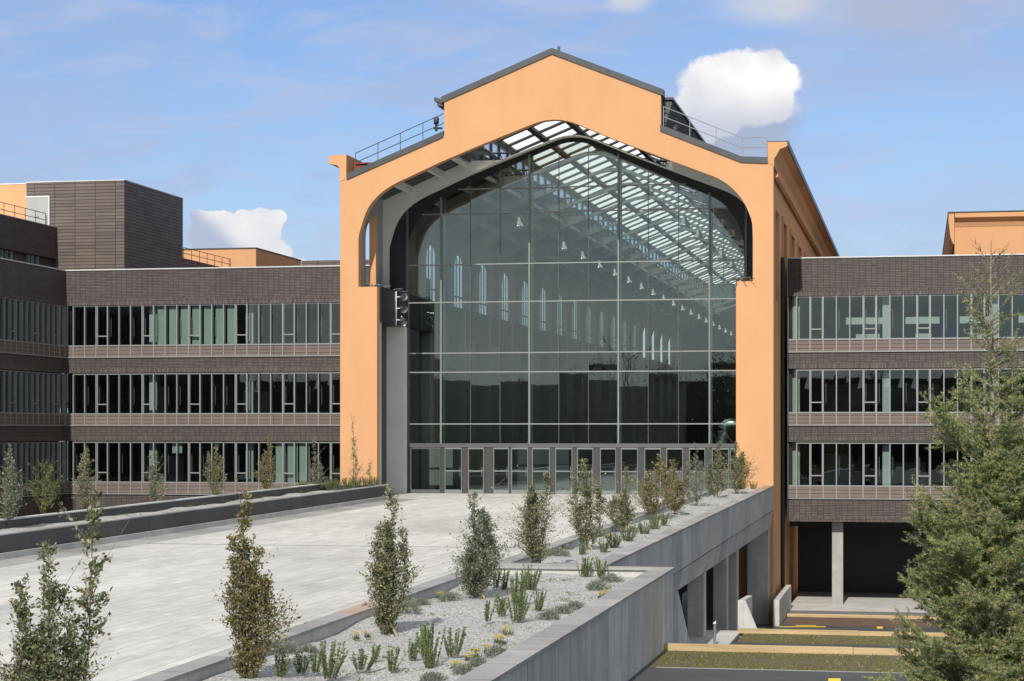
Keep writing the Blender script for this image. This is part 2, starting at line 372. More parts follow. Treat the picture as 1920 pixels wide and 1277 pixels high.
def mat_paving():
    m, nt, bs = new_mat('pale_stone_paving'); L = nt.links.new
    g = N(nt, 'ShaderNodeNewGeometry'); sp = N(nt, 'ShaderNodeSeparateXYZ'); L(g.outputs['Position'], sp.inputs[0])
    cb = N(nt, 'ShaderNodeCombineXYZ'); L(sp.outputs[1], cb.inputs[0]); L(sp.outputs[0], cb.inputs[1])
    def brk(bw, rh, ms, o, c1, c2, mo):
        b = N(nt, 'ShaderNodeTexBrick'); L(cb.outputs[0], b.inputs[0]); b.offset = o
        b.inputs['Scale'].default_value = 1; b.inputs['Brick Width'].default_value = bw; b.inputs['Row Height'].default_value = rh
        b.inputs['Mortar Size'].default_value = ms; b.inputs['Mortar Smooth'].default_value = .2
        for i, c in ((1, c1), (2, c2), (3, mo)): b.inputs[i].default_value = (*c, 1)
        return b
    b1 = brk(1.15, .26, .006, .37, (.70, .685, .655), (.60, .59, .565), (.46, .45, .43))
    b2 = brk(7.3, .78, .012, .61, (1.03, 1.03, 1.03), (.94, .94, .945), (.62, .62, .62))
    mm = N(nt, 'ShaderNodeMix', data_type='RGBA', blend_type='MULTIPLY'); mm.inputs[0].default_value = 1
    L(b1.outputs[0], mm.inputs[6]); L(b2.outputs[0], mm.inputs[7])
    dirt = ramp(nt, noise_of(nt, .22, 7, .65, (1, .35, 1), dist=.5), [(.3, (.74, .74, .735)), (.52, (.95,) * 3), (.72, (1.05,) * 3)])
    m2 = N(nt, 'ShaderNodeMix', data_type='RGBA', blend_type='MULTIPLY'); m2.inputs[0].default_value = 1
    L(mm.outputs[2], m2.inputs[6]); L(dirt, m2.inputs[7])
    f = ramp(nt, noise_of(nt, 3.2, 6, .7, (1, .5, 1)), [(.28, (.82,) * 3), (.7, (1.07,) * 3)])
    m3 = N(nt, 'ShaderNodeMix', data_type='RGBA', blend_type='MULTIPLY'); m3.inputs[0].default_value = 1
    L(m2.outputs[2], m3.inputs[6]); L(f, m3.inputs[7])
    L(m3.outputs[2], bs.inputs['Base Color']); bs.inputs['Roughness'].default_value = .75
    bump(nt, bs, noise_of(nt, 12, 4, .7), .004)
    return m
M['paving'] = mat_paving()
def mat_gravel():
    m, nt, bs = new_mat('grey_lava_gravel'); L = nt.links.new
    v = N(nt, 'ShaderNodeTexVoronoi'); v.inputs['Scale'].default_value = 38
    g = N(nt, 'ShaderNodeNewGeometry'); L(g.outputs['Position'], v.inputs[0])
    bw = N(nt, 'ShaderNodeRGBToBW'); L(v.outputs['Color'], bw.inputs[0])
    c = ramp(nt, bw.outputs[0], [(.15, (.20, .205, .21)), (.5, (.45, .455, .455)), (.85, (.74, .74, .73))])
    c = mix(nt, ramp(nt, noise_of(nt, 1.3, 6, .65), [(.35, (0, 0, 0)), (.75, (.5, .5, .5))]), c, (.36, .35, .33, 1))
    L(c, bs.inputs['Base Color']); bs.inputs['Roughness'].default_value = .95
    bump(nt, bs, v.outputs['Distance'], .02, 1.0)
    return m
M['gravel'] = mat_gravel()
def mat_asphalt():
    m, nt, bs = new_mat('asphalt')
    c = ramp(nt, noise_of(nt, .9, 7, .7, (.5, 1, 1)), [(.3, (.032, .034, .038)), (.7, (.075, .078, .084))])
    c = mix(nt, ramp(nt, noise_of(nt, 30, 3, .7), [(.4, (0, 0, 0)), (.8, (.5, .5, .5))]), c, (.11, .11, .115, 1))
    nt.links.new(c, bs.inputs['Base Color']); bs.inputs['Roughness'].default_value = .85; return m
M['asphalt'] = mat_asphalt()
def mat_grassy(name, a, b, d):
    m, nt, bs = new_mat(name)
    c = ramp(nt, noise_of(nt, 1.6, 8, .75), [(.36, d), (.52, a), (.68, b)])
    c = mix(nt, ramp(nt, noise_of(nt, 26, 3, .8), [(.5, (0, 0, 0)), (.75, (.75,) * 3)]), c, tuple(k * .55 for k in a) + (1,))
    nt.links.new(c, bs.inputs['Base Color']); bs.inputs['Roughness'].default_value = .95
    bump(nt, bs, noise_of(nt, 25, 4, .8), .05); return m
M['grass'] = mat_grassy('sparse_grass_soil', (.15, .135, .05), (.19, .185, .05), (.20, .15, .10))
M['soil'] = mat_grassy('brown_soil', (.17, .10, .072), (.21, .13, .09), (.13, .08, .06))
M['earth'] = plain('earth', (.12, .12, .09), .95, 0, .25, .1)
M['hill'] = plain('dark_undergrowth', (.035, .037, .025), .95, 0, .4, .3)
M['timber'] = plain('timber_edging', (.47, .345, .19), .8, 0, .28, 1.5, .003, 30, (.25, 1, 6))
M['bark'] = plain('young_bark', (.14, .11, .085), .9, 0, .3, 30)
M['bark_pale'] = plain('pale_bark', (.24, .20, .15), .9, 0, .3, 30)
M['stake'] = plain('orange_wood_stake', (.46, .29, .12), .8, 0, .3, 12)
def leafmat(name, stops, transl=.25, rough=.45):
    m, nt, bs = new_mat(name); L = nt.links.new
    a = N(nt, 'ShaderNodeAttribute'); a.attribute_name = 'tone'
    c = ramp(nt, a.outputs['Fac'], stops); L(c, bs.inputs['Base Color']); bs.inputs['Roughness'].default_value = rough
    tr = N(nt, 'ShaderNodeBsdfTranslucent'); L(c, tr.inputs[0]); mx = N(nt, 'ShaderNodeMixShader'); mx.inputs[0].default_value = transl
    L(bs.outputs[0], mx.inputs[1]); L(tr.outputs[0], mx.inputs[2]); L(mx.outputs[0], nt.nodes['Material Output'].inputs[0])
    return m
M['leaf_oak'] = leafmat('holm_oak_leaves', [(0, (.045, .060, .022)), (.45, (.11, .13, .05)), (.75, (.26, .27, .14)), (.9, (.46, .45, .31)), (1, (.30, .14, .03))])
M['leaf_brown'] = leafmat('bronzed_leaves', [(0, (.05, .055, .02)), (.4, (.13, .13, .045)), (.7, (.24, .21, .075)), (.9, (.42, .38, .24)), (1, (.33, .18, .05))])
M['leaf_grey'] = leafmat('silvery_leaves', [(0, (.05, .065, .035)), (.5, (.13, .15, .09)), (.8, (.27, .29, .20)), (1, (.42, .43, .34))])
M['leaf_fresh'] = leafmat('fresh_green_leaves', [(0, (.08, .12, .02)), (.5, (.17, .22, .04)), (1, (.36, .40, .12))], .4)
M['turf'] = leafmat('olive_turf', [(0, (.09, .10, .02)), (.6, (.20, .20, .05)), (1, (.34, .30, .11))], .3)
M['rosemary'] = leafmat('rosemary_needles', [(0, (.06, .10, .025)), (.5, (.17, .25, .07)), (1, (.34, .42, .18))])
M['santolina'] = leafmat('silver_santolina', [(0, (.10, .12, .09)), (.5, (.22, .24, .19)), (1, (.40, .42, .35))])
M['flower'] = leafmat('yellow_petals', [(0, (.05, .08, .02)), (.38, (.13, .16, .05)), (.42, (.80, .58, .01)), (1, (.9, .72, .03))])
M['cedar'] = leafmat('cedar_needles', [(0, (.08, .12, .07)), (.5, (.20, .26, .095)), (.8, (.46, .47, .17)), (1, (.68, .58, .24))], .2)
M['wood_far'] = leafmat('far_wood', [(0, (.015, .02, .01)), (.6, (.035, .045, .02)), (1, (.08, .085, .05))], .1)
M['cedar_bark'] = plain('cedar_bark', (.25, .22, .155), .9, 0, .3, 25)
# ------------------------------------------------------------------ ground and the terraces of the lot
def struct(name, mb, mat):
    return tag(mb.build(name, mat), kind='structure')
struct('ground', MB().add([(-2500, -2500, -6.3), (2500, -2500, -6.3), (2500, 3500, -6.3), (-2500, 3500, -6.3)], [(0, 1, 2, 3)]), M['earth'])
XW = -6.66                                           # right-hand edge of hall and ramp
def Yt(py, z, px=1500): return on(px, py, z).y
g1, t1 = Yt(1260, -1.35), Yt(1226, -1.35)            # near grass bed: near edge, far edge
struct('lot_asphalt_near', MB().box(-60, 70, -30, g1, -6.25, -1.33), M['asphalt'])
struct('grass_bed_near', MB().box(-30, 70, g1 + .08, t1, -6.25, -1.34), M['grass'])
struct('kerb_near', MB().box(-4.9, 70, g1, g1 + .08, -6.2, -1.325), M['concrete_col'])
def grass_tufts(name, x0, x1, y0, y1, z, n, seed, mat, h=.05):
    r = np.random.default_rng(seed); P = np.stack([r.uniform(x0, x1, n), r.uniform(y0, y1, n), np.full(n, z)], 1)
    keep = np.sin(P[:, 0] * 1.3 + 2 * np.sin(P[:, 1] * 2.1)) + r.normal(0, .6, n) > -.3; P = P[keep]; n = len(P)
    a = r.uniform(0, 2 * np.pi, n); d = np.stack([np.cos(a), np.sin(a), a * 0], 1) * .012
    tip = P + np.stack([r.normal(0, .02, n), r.normal(0, .02, n), r.uniform(.4, 1, n) * h], 1)
    V = np.stack([P - d, P + d, tip], 1).reshape(-1, 3)
    o = npmesh(name, V, np.arange(3 * n).reshape(-1, 3), mat, None, r.uniform(0, 1, n)); tag(o, kind='stuff'); return o
tag(grass_tufts('grass', -5, 12, g1 + .1, t1 - .02, -1.345, 11000, 5, M['turf']), 'short sparse grass on the nearest bed of the terraced lot', 'grass')
def beam(z, y, px0, label, x1=12.0, seed=0):
    x0 = on(px0, 1215, z).x if px0 else -4
    m = MB(); x = x0; r = random.Random(seed)
    while x < x1:
        xe = min(x + 4.0, x1); m.box(x, xe - .012, y, y + .14 + r.uniform(-.006, .006), z, z + .155 + r.uniform(-.006, .006)); x = xe
    return tag(m.build('timber_edging', M['timber'], bevel=.008), label, 'timber edging', 'timber beams edging the terraces')
xa = at(1233, 1215, t1).x
b = MB(); beam(-1.36, t1, None, 'pale timber beam behind the nearest grass bed, ending against the concrete planter wall', 12, 1).location.x = xa + 4 - 0
struct('retaining_wall_near', MB().box(xa + .02, 70, t1 + .14, t1 + .4, -6.2, -1.25), M['concrete'])
Z2 = -3.55
a2, g2, t2 = Yt(1218, Z2), Yt(1207, Z2), Yt(1190, Z2)
struct('lot_asphalt_middle', MB().box(-6.6, 70, t1 + .4, g2, -6.2, Z2 + .006), M['asphalt'])
struct('pavement', MB().box(-12, at(1372, 1200, g2).x, g2 - 3.5, t2 + .6, -6.2, Z2 + .03), M['concrete_light'])
struct('grass_bed_middle', MB().prism([(at(1380, 1200, g2).x, -6.2), (70, -6.2), (70, Z2), (at(1380, 1200, g2).x, Z2)], g2, t2), M['grass'])
tag(grass_tufts('grass', at(1385, 1200, g2).x, 14, g2 + .1, t2 - .02, Z2, 9000, 6, M['turf']), 'thin grass on the middle bed of the terraced lot', 'grass')
xb = at(1383, 1185, t2).x
beam(Z2, t2, None, 'timber beam behind the middle grass bed, starting at the concrete wedge wall', 14, 2).location.x = xb + 4
struct('retaining_wall_middle', MB().box(xb, 70, t2 + .14, t2 + .4, -6.2, Z2 + .1), M['concrete'])
Z3 = -5.8
s3, p3 = Yt(1172, Z3), Yt(1157, Z3)
struct('lot_asphalt_far', MB().box(-40, 70, t2 + .4, s3, -6.25, Z3 + .006), M['asphalt'])
struct('soil_bed', MB().box(at(1466, 1160, s3).x, 70, s3, p3, -6.25, Z3), M['soil'])
beam(Z3, p3, None, 'timber beam farthest from the camera, behind the brown soil bed', 14, 3).location.x = at(1475, 1155, p3).x + 4
struct('undercroft_platform', MB().box(XW + .3, 70, p3 + .14, 125, -6.25, Z3 + .1), M['concrete_light'])
struct('platform_kerb', MB().box(XW + .3, 70, p3 + .14, Yt(1144, Z3 + .12), Z3 + .1, Z3 + .105), M['concrete_dark'])
def paint(name, px0, px1, y0, y1, z, skew=0):
    a, b = on(px0, y1, z), on(px1, y1, z); c, d = on(px1 + skew, y0, z), on(px0 + skew, y0, z)
    return tag(MB().add([a, b, c, d, a - Vector((0, 0, .004)), b - Vector((0, 0, .004)), c - Vector((0, 0, .004)), d - Vector((0, 0, .004))],
        [(0, 1, 2, 3), (0, 4, 5, 1), (1, 5, 6, 2), (2, 6, 7, 3), (3, 7, 4, 0)]).build('road_marking', M['yellow']), kind='structure')
paint('m', 1553, 1576, 1272, 1277, -1.322); paint('m', 1553, 1576, 1274, 1290, -1.320)
paint('m', 1616, 1630, 1214.5, 1217, Z2 + .014)
paint('m', 1644, 1655, 1175, 1178.5, Z3 + .014)
for k in range(3): paint('m', 1345 + 17 * k, 1366 + 17 * k, 1173.5 - k * .5, 1178 + k, Z3 + .014, 8)
paint('m', 1405, 1440, 1177.2, 1180.5, Z3 + .014, -6); paint('m', 1462, 1548, 1174.4, 1175.6, Z3 + .014); paint('m', 1492, 1530, 1172.3, 1173.2, Z3 + .014)

# ------------------------------------------------------------------ plaza ramp
YN, YE = 6.0, 101.2
PD = .70
mb = MB(); mb.rbox(-24.9, -9.2, YN, YE, 0, -PD, -3.0)
struct('plaza', mb, M['paving'])
mb = MB(); mb.rbox(-24.76, -23.55, YN, 93.6, -PD, -PD + .006); struct('plaza_gutter', mb, M['coping'])
yj = on_ramp(500, 1022, -PD).y
mb = MB(); mb.rbox(-23.55, -9.2, yj - .03, yj + .03, -PD + .001, -PD + .005); struct('plaza_joint', mb, M['black'])
mb = MB(); mb.rbox(-28.2, -7.3, 95.0, YE, 0, -PD - .004, -1.0); struct('plaza_threshold', mb, M['paving'])

# left planter
LP = empty('planter', (-26.5, 60, ztop(60) - PD), 'long dark stone planter along the left side of the plaza, ending at the orange pier', 'planter')
MB().rbox(-25.2, -24.9, YN, 93.3, -.52, -.035).rbox(-28.2, -24.9, 93.0, 93.32, -PD, -.036).build('dark_wall', M['wall_dark'], LP)
MB().rbox(-25.2, -24.78, YN, 93.3, -PD - .02, -.52).build('plinth', M['concrete_light'], LP)
MB().rbox(-25.22, -24.86, YN, 93.34, -.035, 0).build('coping', M['coping'], LP)
MB().rbox(-28.4, -28.15, YN, 94.9, 0, 0.0, -6.0).build('outer_wall', M['wall_dark'], LP)
MB().rbox(-28.43, -28.11, YN, 94.9, 0, .04).build('coping', M['coping_light'], LP)
def gravel(name, x0, x1, y0, y1, dz, seed, n=60):
    r = random.Random(seed); nx = 14; ny = int((y1 - y0) / .35); vs = []; fs = []
    for j in range(ny + 1):
        for i in range(nx + 1):
            x = x0 + (x1 - x0) * i / nx; y = y0 + (y1 - y0) * j / ny
            h = .022 * math.sin(x * 2.1 + 1.7 * math.sin(y * .9 + seed)) + .02 * math.sin(y * 1.7 + x) + r.uniform(-.012, .012)
            vs.append((x, y, ztop(y) + dz + h))
    for j in range(ny):
        for i in range(nx):
            a = j * (nx + 1) + i; fs.append((a, a + 1, a + nx + 2, a + nx + 1))
    o = MB().add(vs, fs).build(name, M['gravel'], smooth=True); return tag(o, kind='structure')
gravel('gravel_bed', -28.16, -25.19, YN, 93.02, -.27, 1)

# right planters
UP = empty('planter', (-7.9, 70, ztop(70) - PD), 'upper concrete planter running along the plaza edge up to the right orange pier', 'planter')
MB().rbox(XW - .34, XW, 43.1, 94.98, -1.15, -.05).build('outer_wall', M['concrete_p'], UP)
ys = 86.5
MB().rbox(XW - .38, XW + .03, 43.06, ys, -.05, 0).build('coping', M['coping'], UP)
tag(MB().rbox(XW - .38, XW + .03, ys, 94.98, -.05, 0).build('coping', M['coping_pink'], UP), 'pinkish stone coping next to the orange pier')
MB().rbox(-9.2, -8.85, 43.1, 94.4, -PD, -.05).build('inner_wall', M['concrete'], UP)
MB().rbox(-9.22, -8.83, 43.06, 94.42, -.05, 0).build('coping', M['coping'], UP)
MB().rbox(-8.85, XW - .34, 43.1, 43.45, -PD, -.05).build('end_wall', M['concrete_light'], UP)
MB().rbox(-8.83, XW - .38, 43.06, 43.48, -.05, 0.001).build('coping', M['coping'], UP)
gravel('gravel_bed', -8.86, XW - .33, 43.4, 94.6, -.17, 2)
XL = -5.14
LO = empty('planter', (-7.2, 25, ztop(25) - PD), 'wide lower concrete planter in the foreground with rosemary and yellow flowers', 'planter')
MB().rbox(XL - .38, XL, YN, 42.78, 0, -.05, -1.6).build('outer_wall', M['concrete_p'], LO)
MB().rbox(XL - .42, XL + .035, YN, 42.8, -.05, 0).build('coping', M['coping'], LO)
MB().rbox(-9.4, -9.08, YN, 42.78, -PD, -.05).build('inner_wall', M['concrete'], LO)
yp0, yp1 = on_ramp(632, 1150, 0).y, on_ramp(700, 1125, 0).y
MB().rbox(-9.42, -9.05, YN, yp0, -.05, 0).rbox(-9.42, -9.05, yp1, 42.8, -.05, 0).build('coping', M['coping'], LO)
tag(MB().rbox(-9.42, -9.05, yp0, yp1, -.05, 0).build('coping', M['coping_pink'], LO), 'short pinkish coping stone beside the plaza')
MB().rbox(-9.08, XL - .38, 42.5, 42.78, -PD, -.05).build('end_wall', M['concrete_light'], LO)
MB().rbox(-9.05, XL - .42, 42.44, 42.8, -.05, 0.001).build('coping', M['coping'], LO)
gravel('gravel_bed', -9.09, XL - .37, YN, 42.52, -.19, 3)

# concrete structure carrying the plaza edge
DS = empty('plaza_substructure', (XW - .5, 70, -5.8), 'concrete beam on slab-like fins carrying the plaza edge above the lower lot', 'concrete structure')
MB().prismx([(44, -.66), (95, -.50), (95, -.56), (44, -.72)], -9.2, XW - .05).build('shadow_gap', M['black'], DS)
a0, a1 = ztop(44) - 1.15, ztop(95) - 1.15
m = MB()
m.hexa([(XW - .6, 43, -1.42), (XW - .13, 43, -1.42), (XW - .13, 94.9, -1.38), (XW - .6, 94.9, -1.38), (XW - .6, 43, a0 + .0), (XW + .0, 43, a0 - .06), (XW + .0, 94.9, a1 - .06), (XW - .6, 94.9, a1)])
m.build('edge_beam', M['concrete_p'], DS)
MB().box(-24, XW - .6, 44, 100, -1.4, -1.05).build('deck_slab', M['concrete_dark'], DS)
for px, w in ((1320, .55), (1362.6, .5), (1382, .5), (1441, 1.0)):
    u = (px - 960) / F_PX; x = XW - .16; t = x / (-ST + CT * u) ; y = t * (CT + ST * u)
    zb = Z2 if y < 72 else Z3
    f = MB().box(x - w, x, y, y + .7, zb - .2, -1.38).build('fin', M['concrete'], DS, bevel=.02)
MB().prismx([(42.8, -6.2), (61.3, -6.2), (61.0, -3.4), (57.6, -1.41), (42.8, -1.41)], XW - .5, XW - .12).build('closing_wall', M['concrete_p'], DS)
MB().box(-24, -23.6, 44, 101, -6.2, -1.4).build('inner_wall', M['plaster_dark'], DS)
MB().box(-23.6, XW - 1.2, 96.0, 96.4, -6.2, -1.4).build('back_wall', M['plaster_dark'], DS)
m = MB()
for k in range(9): m.tube([(XW - 1.3, 69 + k * .3, Z2), (XW - 1.3, 69 + k * .3, Z2 + 1.1)], .018, 4)
m.tube([(XW - 1.3, 69, Z2 + 1.1), (XW - 1.3, 71.4, Z2 + 1.1)], .025, 4)
m.build('railing', M['steel'], DS)

# small concrete walls and bollard
yw = on(1388, 1180, Z2).y; xw = on(1383, 1180, Z2).x
tag(MB().hexa([(xw, yw, Z2 - .3), (xw + .2, yw, Z2 - .3), (xw + .32, yw + 2.2, Z2 - .3), (xw + .12, yw + 2.2, Z2 - .3), (xw, yw, Z2 + .98), (xw + .2, yw, Z2 + .98), (xw + .32, yw + 2.2, Z2 + .98), (xw + .12, yw + 2.2, Z2 + .98)])
    .hexa([(xw + .2, yw, Z2 - .3), (xw + .8, yw + .02, Z2 - .3), (xw + .75, yw + .3, Z2 - .3), (xw + .2, yw + .3, Z2 - .3), (xw + .2, yw, Z2 + .96), (xw + .26, yw + .02, Z2 + .96), (xw + .26, yw + .3, Z2 + .96), (xw + .2, yw + .3, Z2 + .96)])
    .build('concrete_wedge_wall', M['concrete_light'], bevel=.015), 'short concrete wedge wall at the left end of the middle timber beam', 'wall')
tag(MB().prismx([(92.6, -6.2), (101.5, -6.2), (101.5, -4.55), (92.6, -4.58)], -6.52, -6.22).build('concrete_low_wall', M['concrete_light'], bevel=.02),
    'low pale concrete wall running beside the orange hall wall toward the undercroft', 'wall')
bo = on(1340, 1209, Z2 + .03)
BL = empty('bollard', bo, 'slim grey metal bollard with a slanted top on the pavement under the ramp', 'bollard')
MB().tube([bo, bo + Vector((0, 0, .66))], .045, 12).build('post', M['steel'], BL)
MB().hexa([(bo.x - .045, bo.y - .045, bo.z + .66), (bo.x + .045, bo.y - .045, bo.z + .66), (bo.x + .045, bo.y + .045, bo.z + .66), (bo.x - .045, bo.y + .045, bo.z + .66),
    (bo.x - .045, bo.y - .045, bo.z + .69), (bo.x + .045, bo.y - .045, bo.z + .76), (bo.x + .045, bo.y + .045, bo.z + .76), (bo.x - .045, bo.y + .045, bo.z + .69)]).build('lamp_head', M['white'], BL)

# ------------------------------------------------------------------ orange exhibition hall
YF, YG, YB = 95.0, 101.0, 235.0
HC = -17.3
HALL = empty('exhibition_hall', (HC, YF, 0), 'large orange gabled hall with a tall arched glass front in the middle of the photo', 'hall')
def pf(px, py): p = at(px, py, YF); return (p.x, p.z)
arch = [pf(*q) for q in ((672, 448), (673.5, 438), (677, 426), (682, 409), (689, 392), (697.5, 379), (708.5, 367), (719, 358), (731.6, 349.5), (748, 340.5), (764.5, 333), (830, 302), (896, 274), (945, 254), (978, 241), (994, 234.5),
    (1008, 229.3), (1022, 225.8), (1037.5, 224.3), (1051, 224.8), (1064, 227), (1080, 231.8), (1090, 236), (1120, 248), (1146, 259), (1221, 287.5), (1264, 303.5), (1310, 320.5), (1328, 327), (1343, 333), (1354, 338.8), (1363, 344.7), (1371.5, 351.5), (1379, 359), (1386, 367), (1392.5, 376), (1399, 387), (1404, 399), (1408, 409), (1410.5, 420), (1411.6, 448))]
XUL, XUR, XLL, XLR, ZN = -26.97, -7.63, -26.02, -8.42, 10.29
def opening(zb, zb2): return [(XLL, zb), (XLL, ZN), (XUL, ZN)] + arch + [(XUR, ZN), (XLR, ZN), (XLR, zb2)]
outer = [(-27.9, 15.51), (-22.63, 17.62), (-22.63, 19.3), (-17.28, 21.45), (-12.0, 19.3), (-12.0, 17.6), (-8.17, 16.0), (-6.66, 15.95)]
poly = opening(-1.2, -6.3) + [(XW, -6.3)] + outer[::-1] + [(-27.9, -1.2)]
MB().prism(poly, YF, YF + .5).build('front_wall', M['orange'], HALL)
MB().box(-27.93, -26.0, YF - .03, YF, -.3, .57).build('plinth', M['concrete_light'], HALL)
# coping along the gable
cp = MB()
def cop(a, b, t=.32, y0=YF - .07, y1=YF + .6, mb=None):
    (x0, z0), (x1, z1) = a, b
    (mb or cp).prism([(x0, z0 - .02), (x1, z1 - .02), (x1, z1 + t), (x0, z0 + t)], y0, y1)
cop((-27.55, 15.60), (-22.66, 17.56), .27); cop((-22.78, 19.22), (-17.28, 21.40), .28); cop((-17.279, 21.40), (-11.88, 19.22), .28)
cop((-12.03, 17.54), (-8.17, 15.93), .27); cop((-8.169, 15.93), (-6.92, 15.86), .27)
cp.box(-17.02, -16.9, YF, YF + .12, 21.5, 21.76)
cp.build('gable_coping', M['metal_dark'], HALL)
MB().prism([(-23.15, 19.32), (-22.8, 19.22), (-22.8, 19.42), (-23.15, 19.52)], YF + .05, YB).prism([(-23.0, 19.08), (-22.7, 19.08), (-22.7, 19.2), (-23.0, 19.2)], YF + .05, YB).build('gutter', M['metal_dark'], HALL)
# cornice blocks extruded down both long sides
MB().prism([(-28.47, 16.4), (-28.47, 16.79), (-27.58, 16.83), (-27.58, 15.6), (-27.92, 15.5), (-27.92, 16.15), (-28.05, 16.3)], YF - .02, YB).build('cornice', M['orange'], HALL)
MB().prism([(-6.93, 15.9), (-6.93, 16.84), (-6.02, 16.84), (-6.02, 16.62), (-6.36, 16.5), (-6.52, 16.2), (-6.63, 16.05), (-6.63, 15.7)], YF - .02, YB).prism(
    [(-6.64, 15.25), (-6.50, 15.32), (-6.50, 15.52), (-6.64, 15.56)], YF + .9, YB).build('cornice', M['orange'], HALL)
MB().prism([(-6.04, 16.845), (-6.04, 16.90), (-5.96, 16.90), (-5.96, 16.62), (-6.01, 16.62), (-6.01, 16.845)], YF - .03, YB).prism([(-6.95, 16.845), (-6.95, 16.88), (-6.05, 16.88), (-6.05, 16.845)], YF - .03, YF + 1).build('cornice_flashing', M['metal_dark'], HALL)
# bays
BAY = 7.0
ribs = [YG - .55] + [107.5 + BAY * k for k in range(18)]
wins = [98.3, 104.3] + [111.0 + BAY * k for k in range(17)]
def side_wall(x0, x1, name):
    m = MB(); y = YF + .5
    for w in wins:
        m.box(x0, x1, y, w - 1.35, -6.3 if x1 > -8 else -1.2, 16.0); y = w + 1.35
        m.box(x0, x1, w - 1.35, w + 1.35, -6.3 if x1 > -8 else -1.2, 9.6); m.box(x0, x1, w - 1.35, w + 1.35, 13.9, 16.0)
    m.box(x0, x1, y, YB, -6.3 if x1 > -8 else -1.2, 16.0)
    return m.build(name, M['orange'], HALL)
side_wall(-27.32, -27.25, 'side_wall'); side_wall(-7.1, XW - .12, 'side_wall')
# inner lining (grey plaster), arched heads over the windows
def lining(x0, x1):
    m = MB(); y = YF + .52
    for w in wins:
        m.box(x0, x1, y, w - 1.2, 10.4, 16.2)
        pts = [(w - 1.2, 12.9)] + [(w + 1.2 * math.cos(math.pi - a * math.pi / 10), 12.9 + .95 * math.sin(a * math.pi / 10)) for a in range(1, 10)] + [(w + 1.2, 12.9), (w + 1.2, 16.2), (w - 1.2, 16.2)]
        m.prismx(pts, x0, x1); y = w + 1.2
    m.box(x0, x1, y, YB, 10.4, 16.2)
    return m
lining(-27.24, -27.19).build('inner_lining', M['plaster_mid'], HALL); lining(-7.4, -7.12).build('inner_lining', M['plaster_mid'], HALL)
for k, w in enumerate(wins):
    if k > 14: continue
    for xx, sgn in ((-27.26, 1), (-6.95, -1)):
        if k == 0 and sgn == 1: continue              # the first opening beside the portal has no window in it
        m = MB()
        for d in (-1.3, -.42, .42, 1.3): m.box(xx - .03, xx + .03, w + d - .04, w + d + .04, 9.6, 13.9)
        for z in (9.62, 11.3, 13.84): m.box(xx - .025, xx + .025, w - 1.3, w + 1.3, z - .04, z + .04)
        wn = m.build('window', M['alu_dark'], HALL)
        MB().add([(xx, w - 1.3, 9.6), (xx, w + 1.3, 9.6), (xx, w + 1.3, 13.9), (xx, w - 1.3, 13.9)], [(0, 1, 2, 3)]).build('pane', M['clear'], wn)
        if sgn < 0:
            MB().box(XW - .12, XW - .04, w - 1.62, w - 1.35, 8, 14.15).box(XW - .12, XW - .04, w + 1.35, w + 1.62, 8, 14.15).box(XW - .12, XW - .042, w - 1.35, w + 1.35, 13.9, 14.15).build('window_surround', M['orange'], wn)
MB().box(XW - .12, XW, YF + .5, 96.3, -6.3, 14.4).build('corner_pilaster', M['orange'], HALL)
MB().box(XW - .11, XW - .1, 97.6, 97.75, -6.2, 1.0).box(XW - .12, XW - .08, 97.1, 97.5, -6.0, -1.6).build('dark_slot', M['black'], HALL)
MB().tube([(XW + .0, 101.6, -5.8), (XW + .0, 101.6, 11.9)], .09, 8).box(XW - .12, XW + .02, 102.0, 102.95, -5.7, 12.0).build('downpipe', M['black'], HALL)
# lower inside walls: pale piers with dark recesses, crane beam above
m = MB(); m2 = MB()
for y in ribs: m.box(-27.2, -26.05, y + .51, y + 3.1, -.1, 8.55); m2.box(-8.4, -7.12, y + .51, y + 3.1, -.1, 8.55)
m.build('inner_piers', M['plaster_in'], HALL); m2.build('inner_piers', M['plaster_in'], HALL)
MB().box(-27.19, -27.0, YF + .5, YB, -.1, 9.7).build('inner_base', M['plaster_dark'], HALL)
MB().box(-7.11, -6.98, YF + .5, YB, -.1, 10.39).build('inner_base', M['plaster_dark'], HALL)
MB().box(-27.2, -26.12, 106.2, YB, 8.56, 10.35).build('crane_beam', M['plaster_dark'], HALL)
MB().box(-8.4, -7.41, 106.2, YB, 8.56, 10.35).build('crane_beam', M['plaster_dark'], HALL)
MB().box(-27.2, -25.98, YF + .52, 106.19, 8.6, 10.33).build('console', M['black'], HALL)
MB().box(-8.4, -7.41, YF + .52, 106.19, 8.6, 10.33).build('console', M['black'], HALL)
# exposed broken edge on top of the consoles
def rubble(x0, x1, y0, y1, z, seed, n):
    r = random.Random(seed); m = MB()
    for k in range(n):
        a = Vector((r.uniform(x0, x1), r.uniform(y0, y1), z + r.uniform(0, .1))); d = Vector((r.uniform(-.3, .3), r.uniform(-.6, .6), r.uniform(-.02, .1)))
        m.tube([a, a + d], r.uniform(.012, .035), 4)
    return m
rubble(-26.9, -26.0, 95.6, 100.4, 10.36, 3, 40).build('cable_tray', M['steel'], HALL)
rubble(-8.6, -7.7, 94.95, 95.5, 10.32, 4, 30).build('cable_tray', M['bark'], HALL)
MB().box(XUL, XUL + .34, 97.0, 97.25, 10.3, 13.9).build('opening_jamb', M['orange'], HALL)
MB().box(-26.5, XLL - .02, 95.52, 95.9, -.1, 8.58).build('inner_pier', M['plaster_light'], HALL)

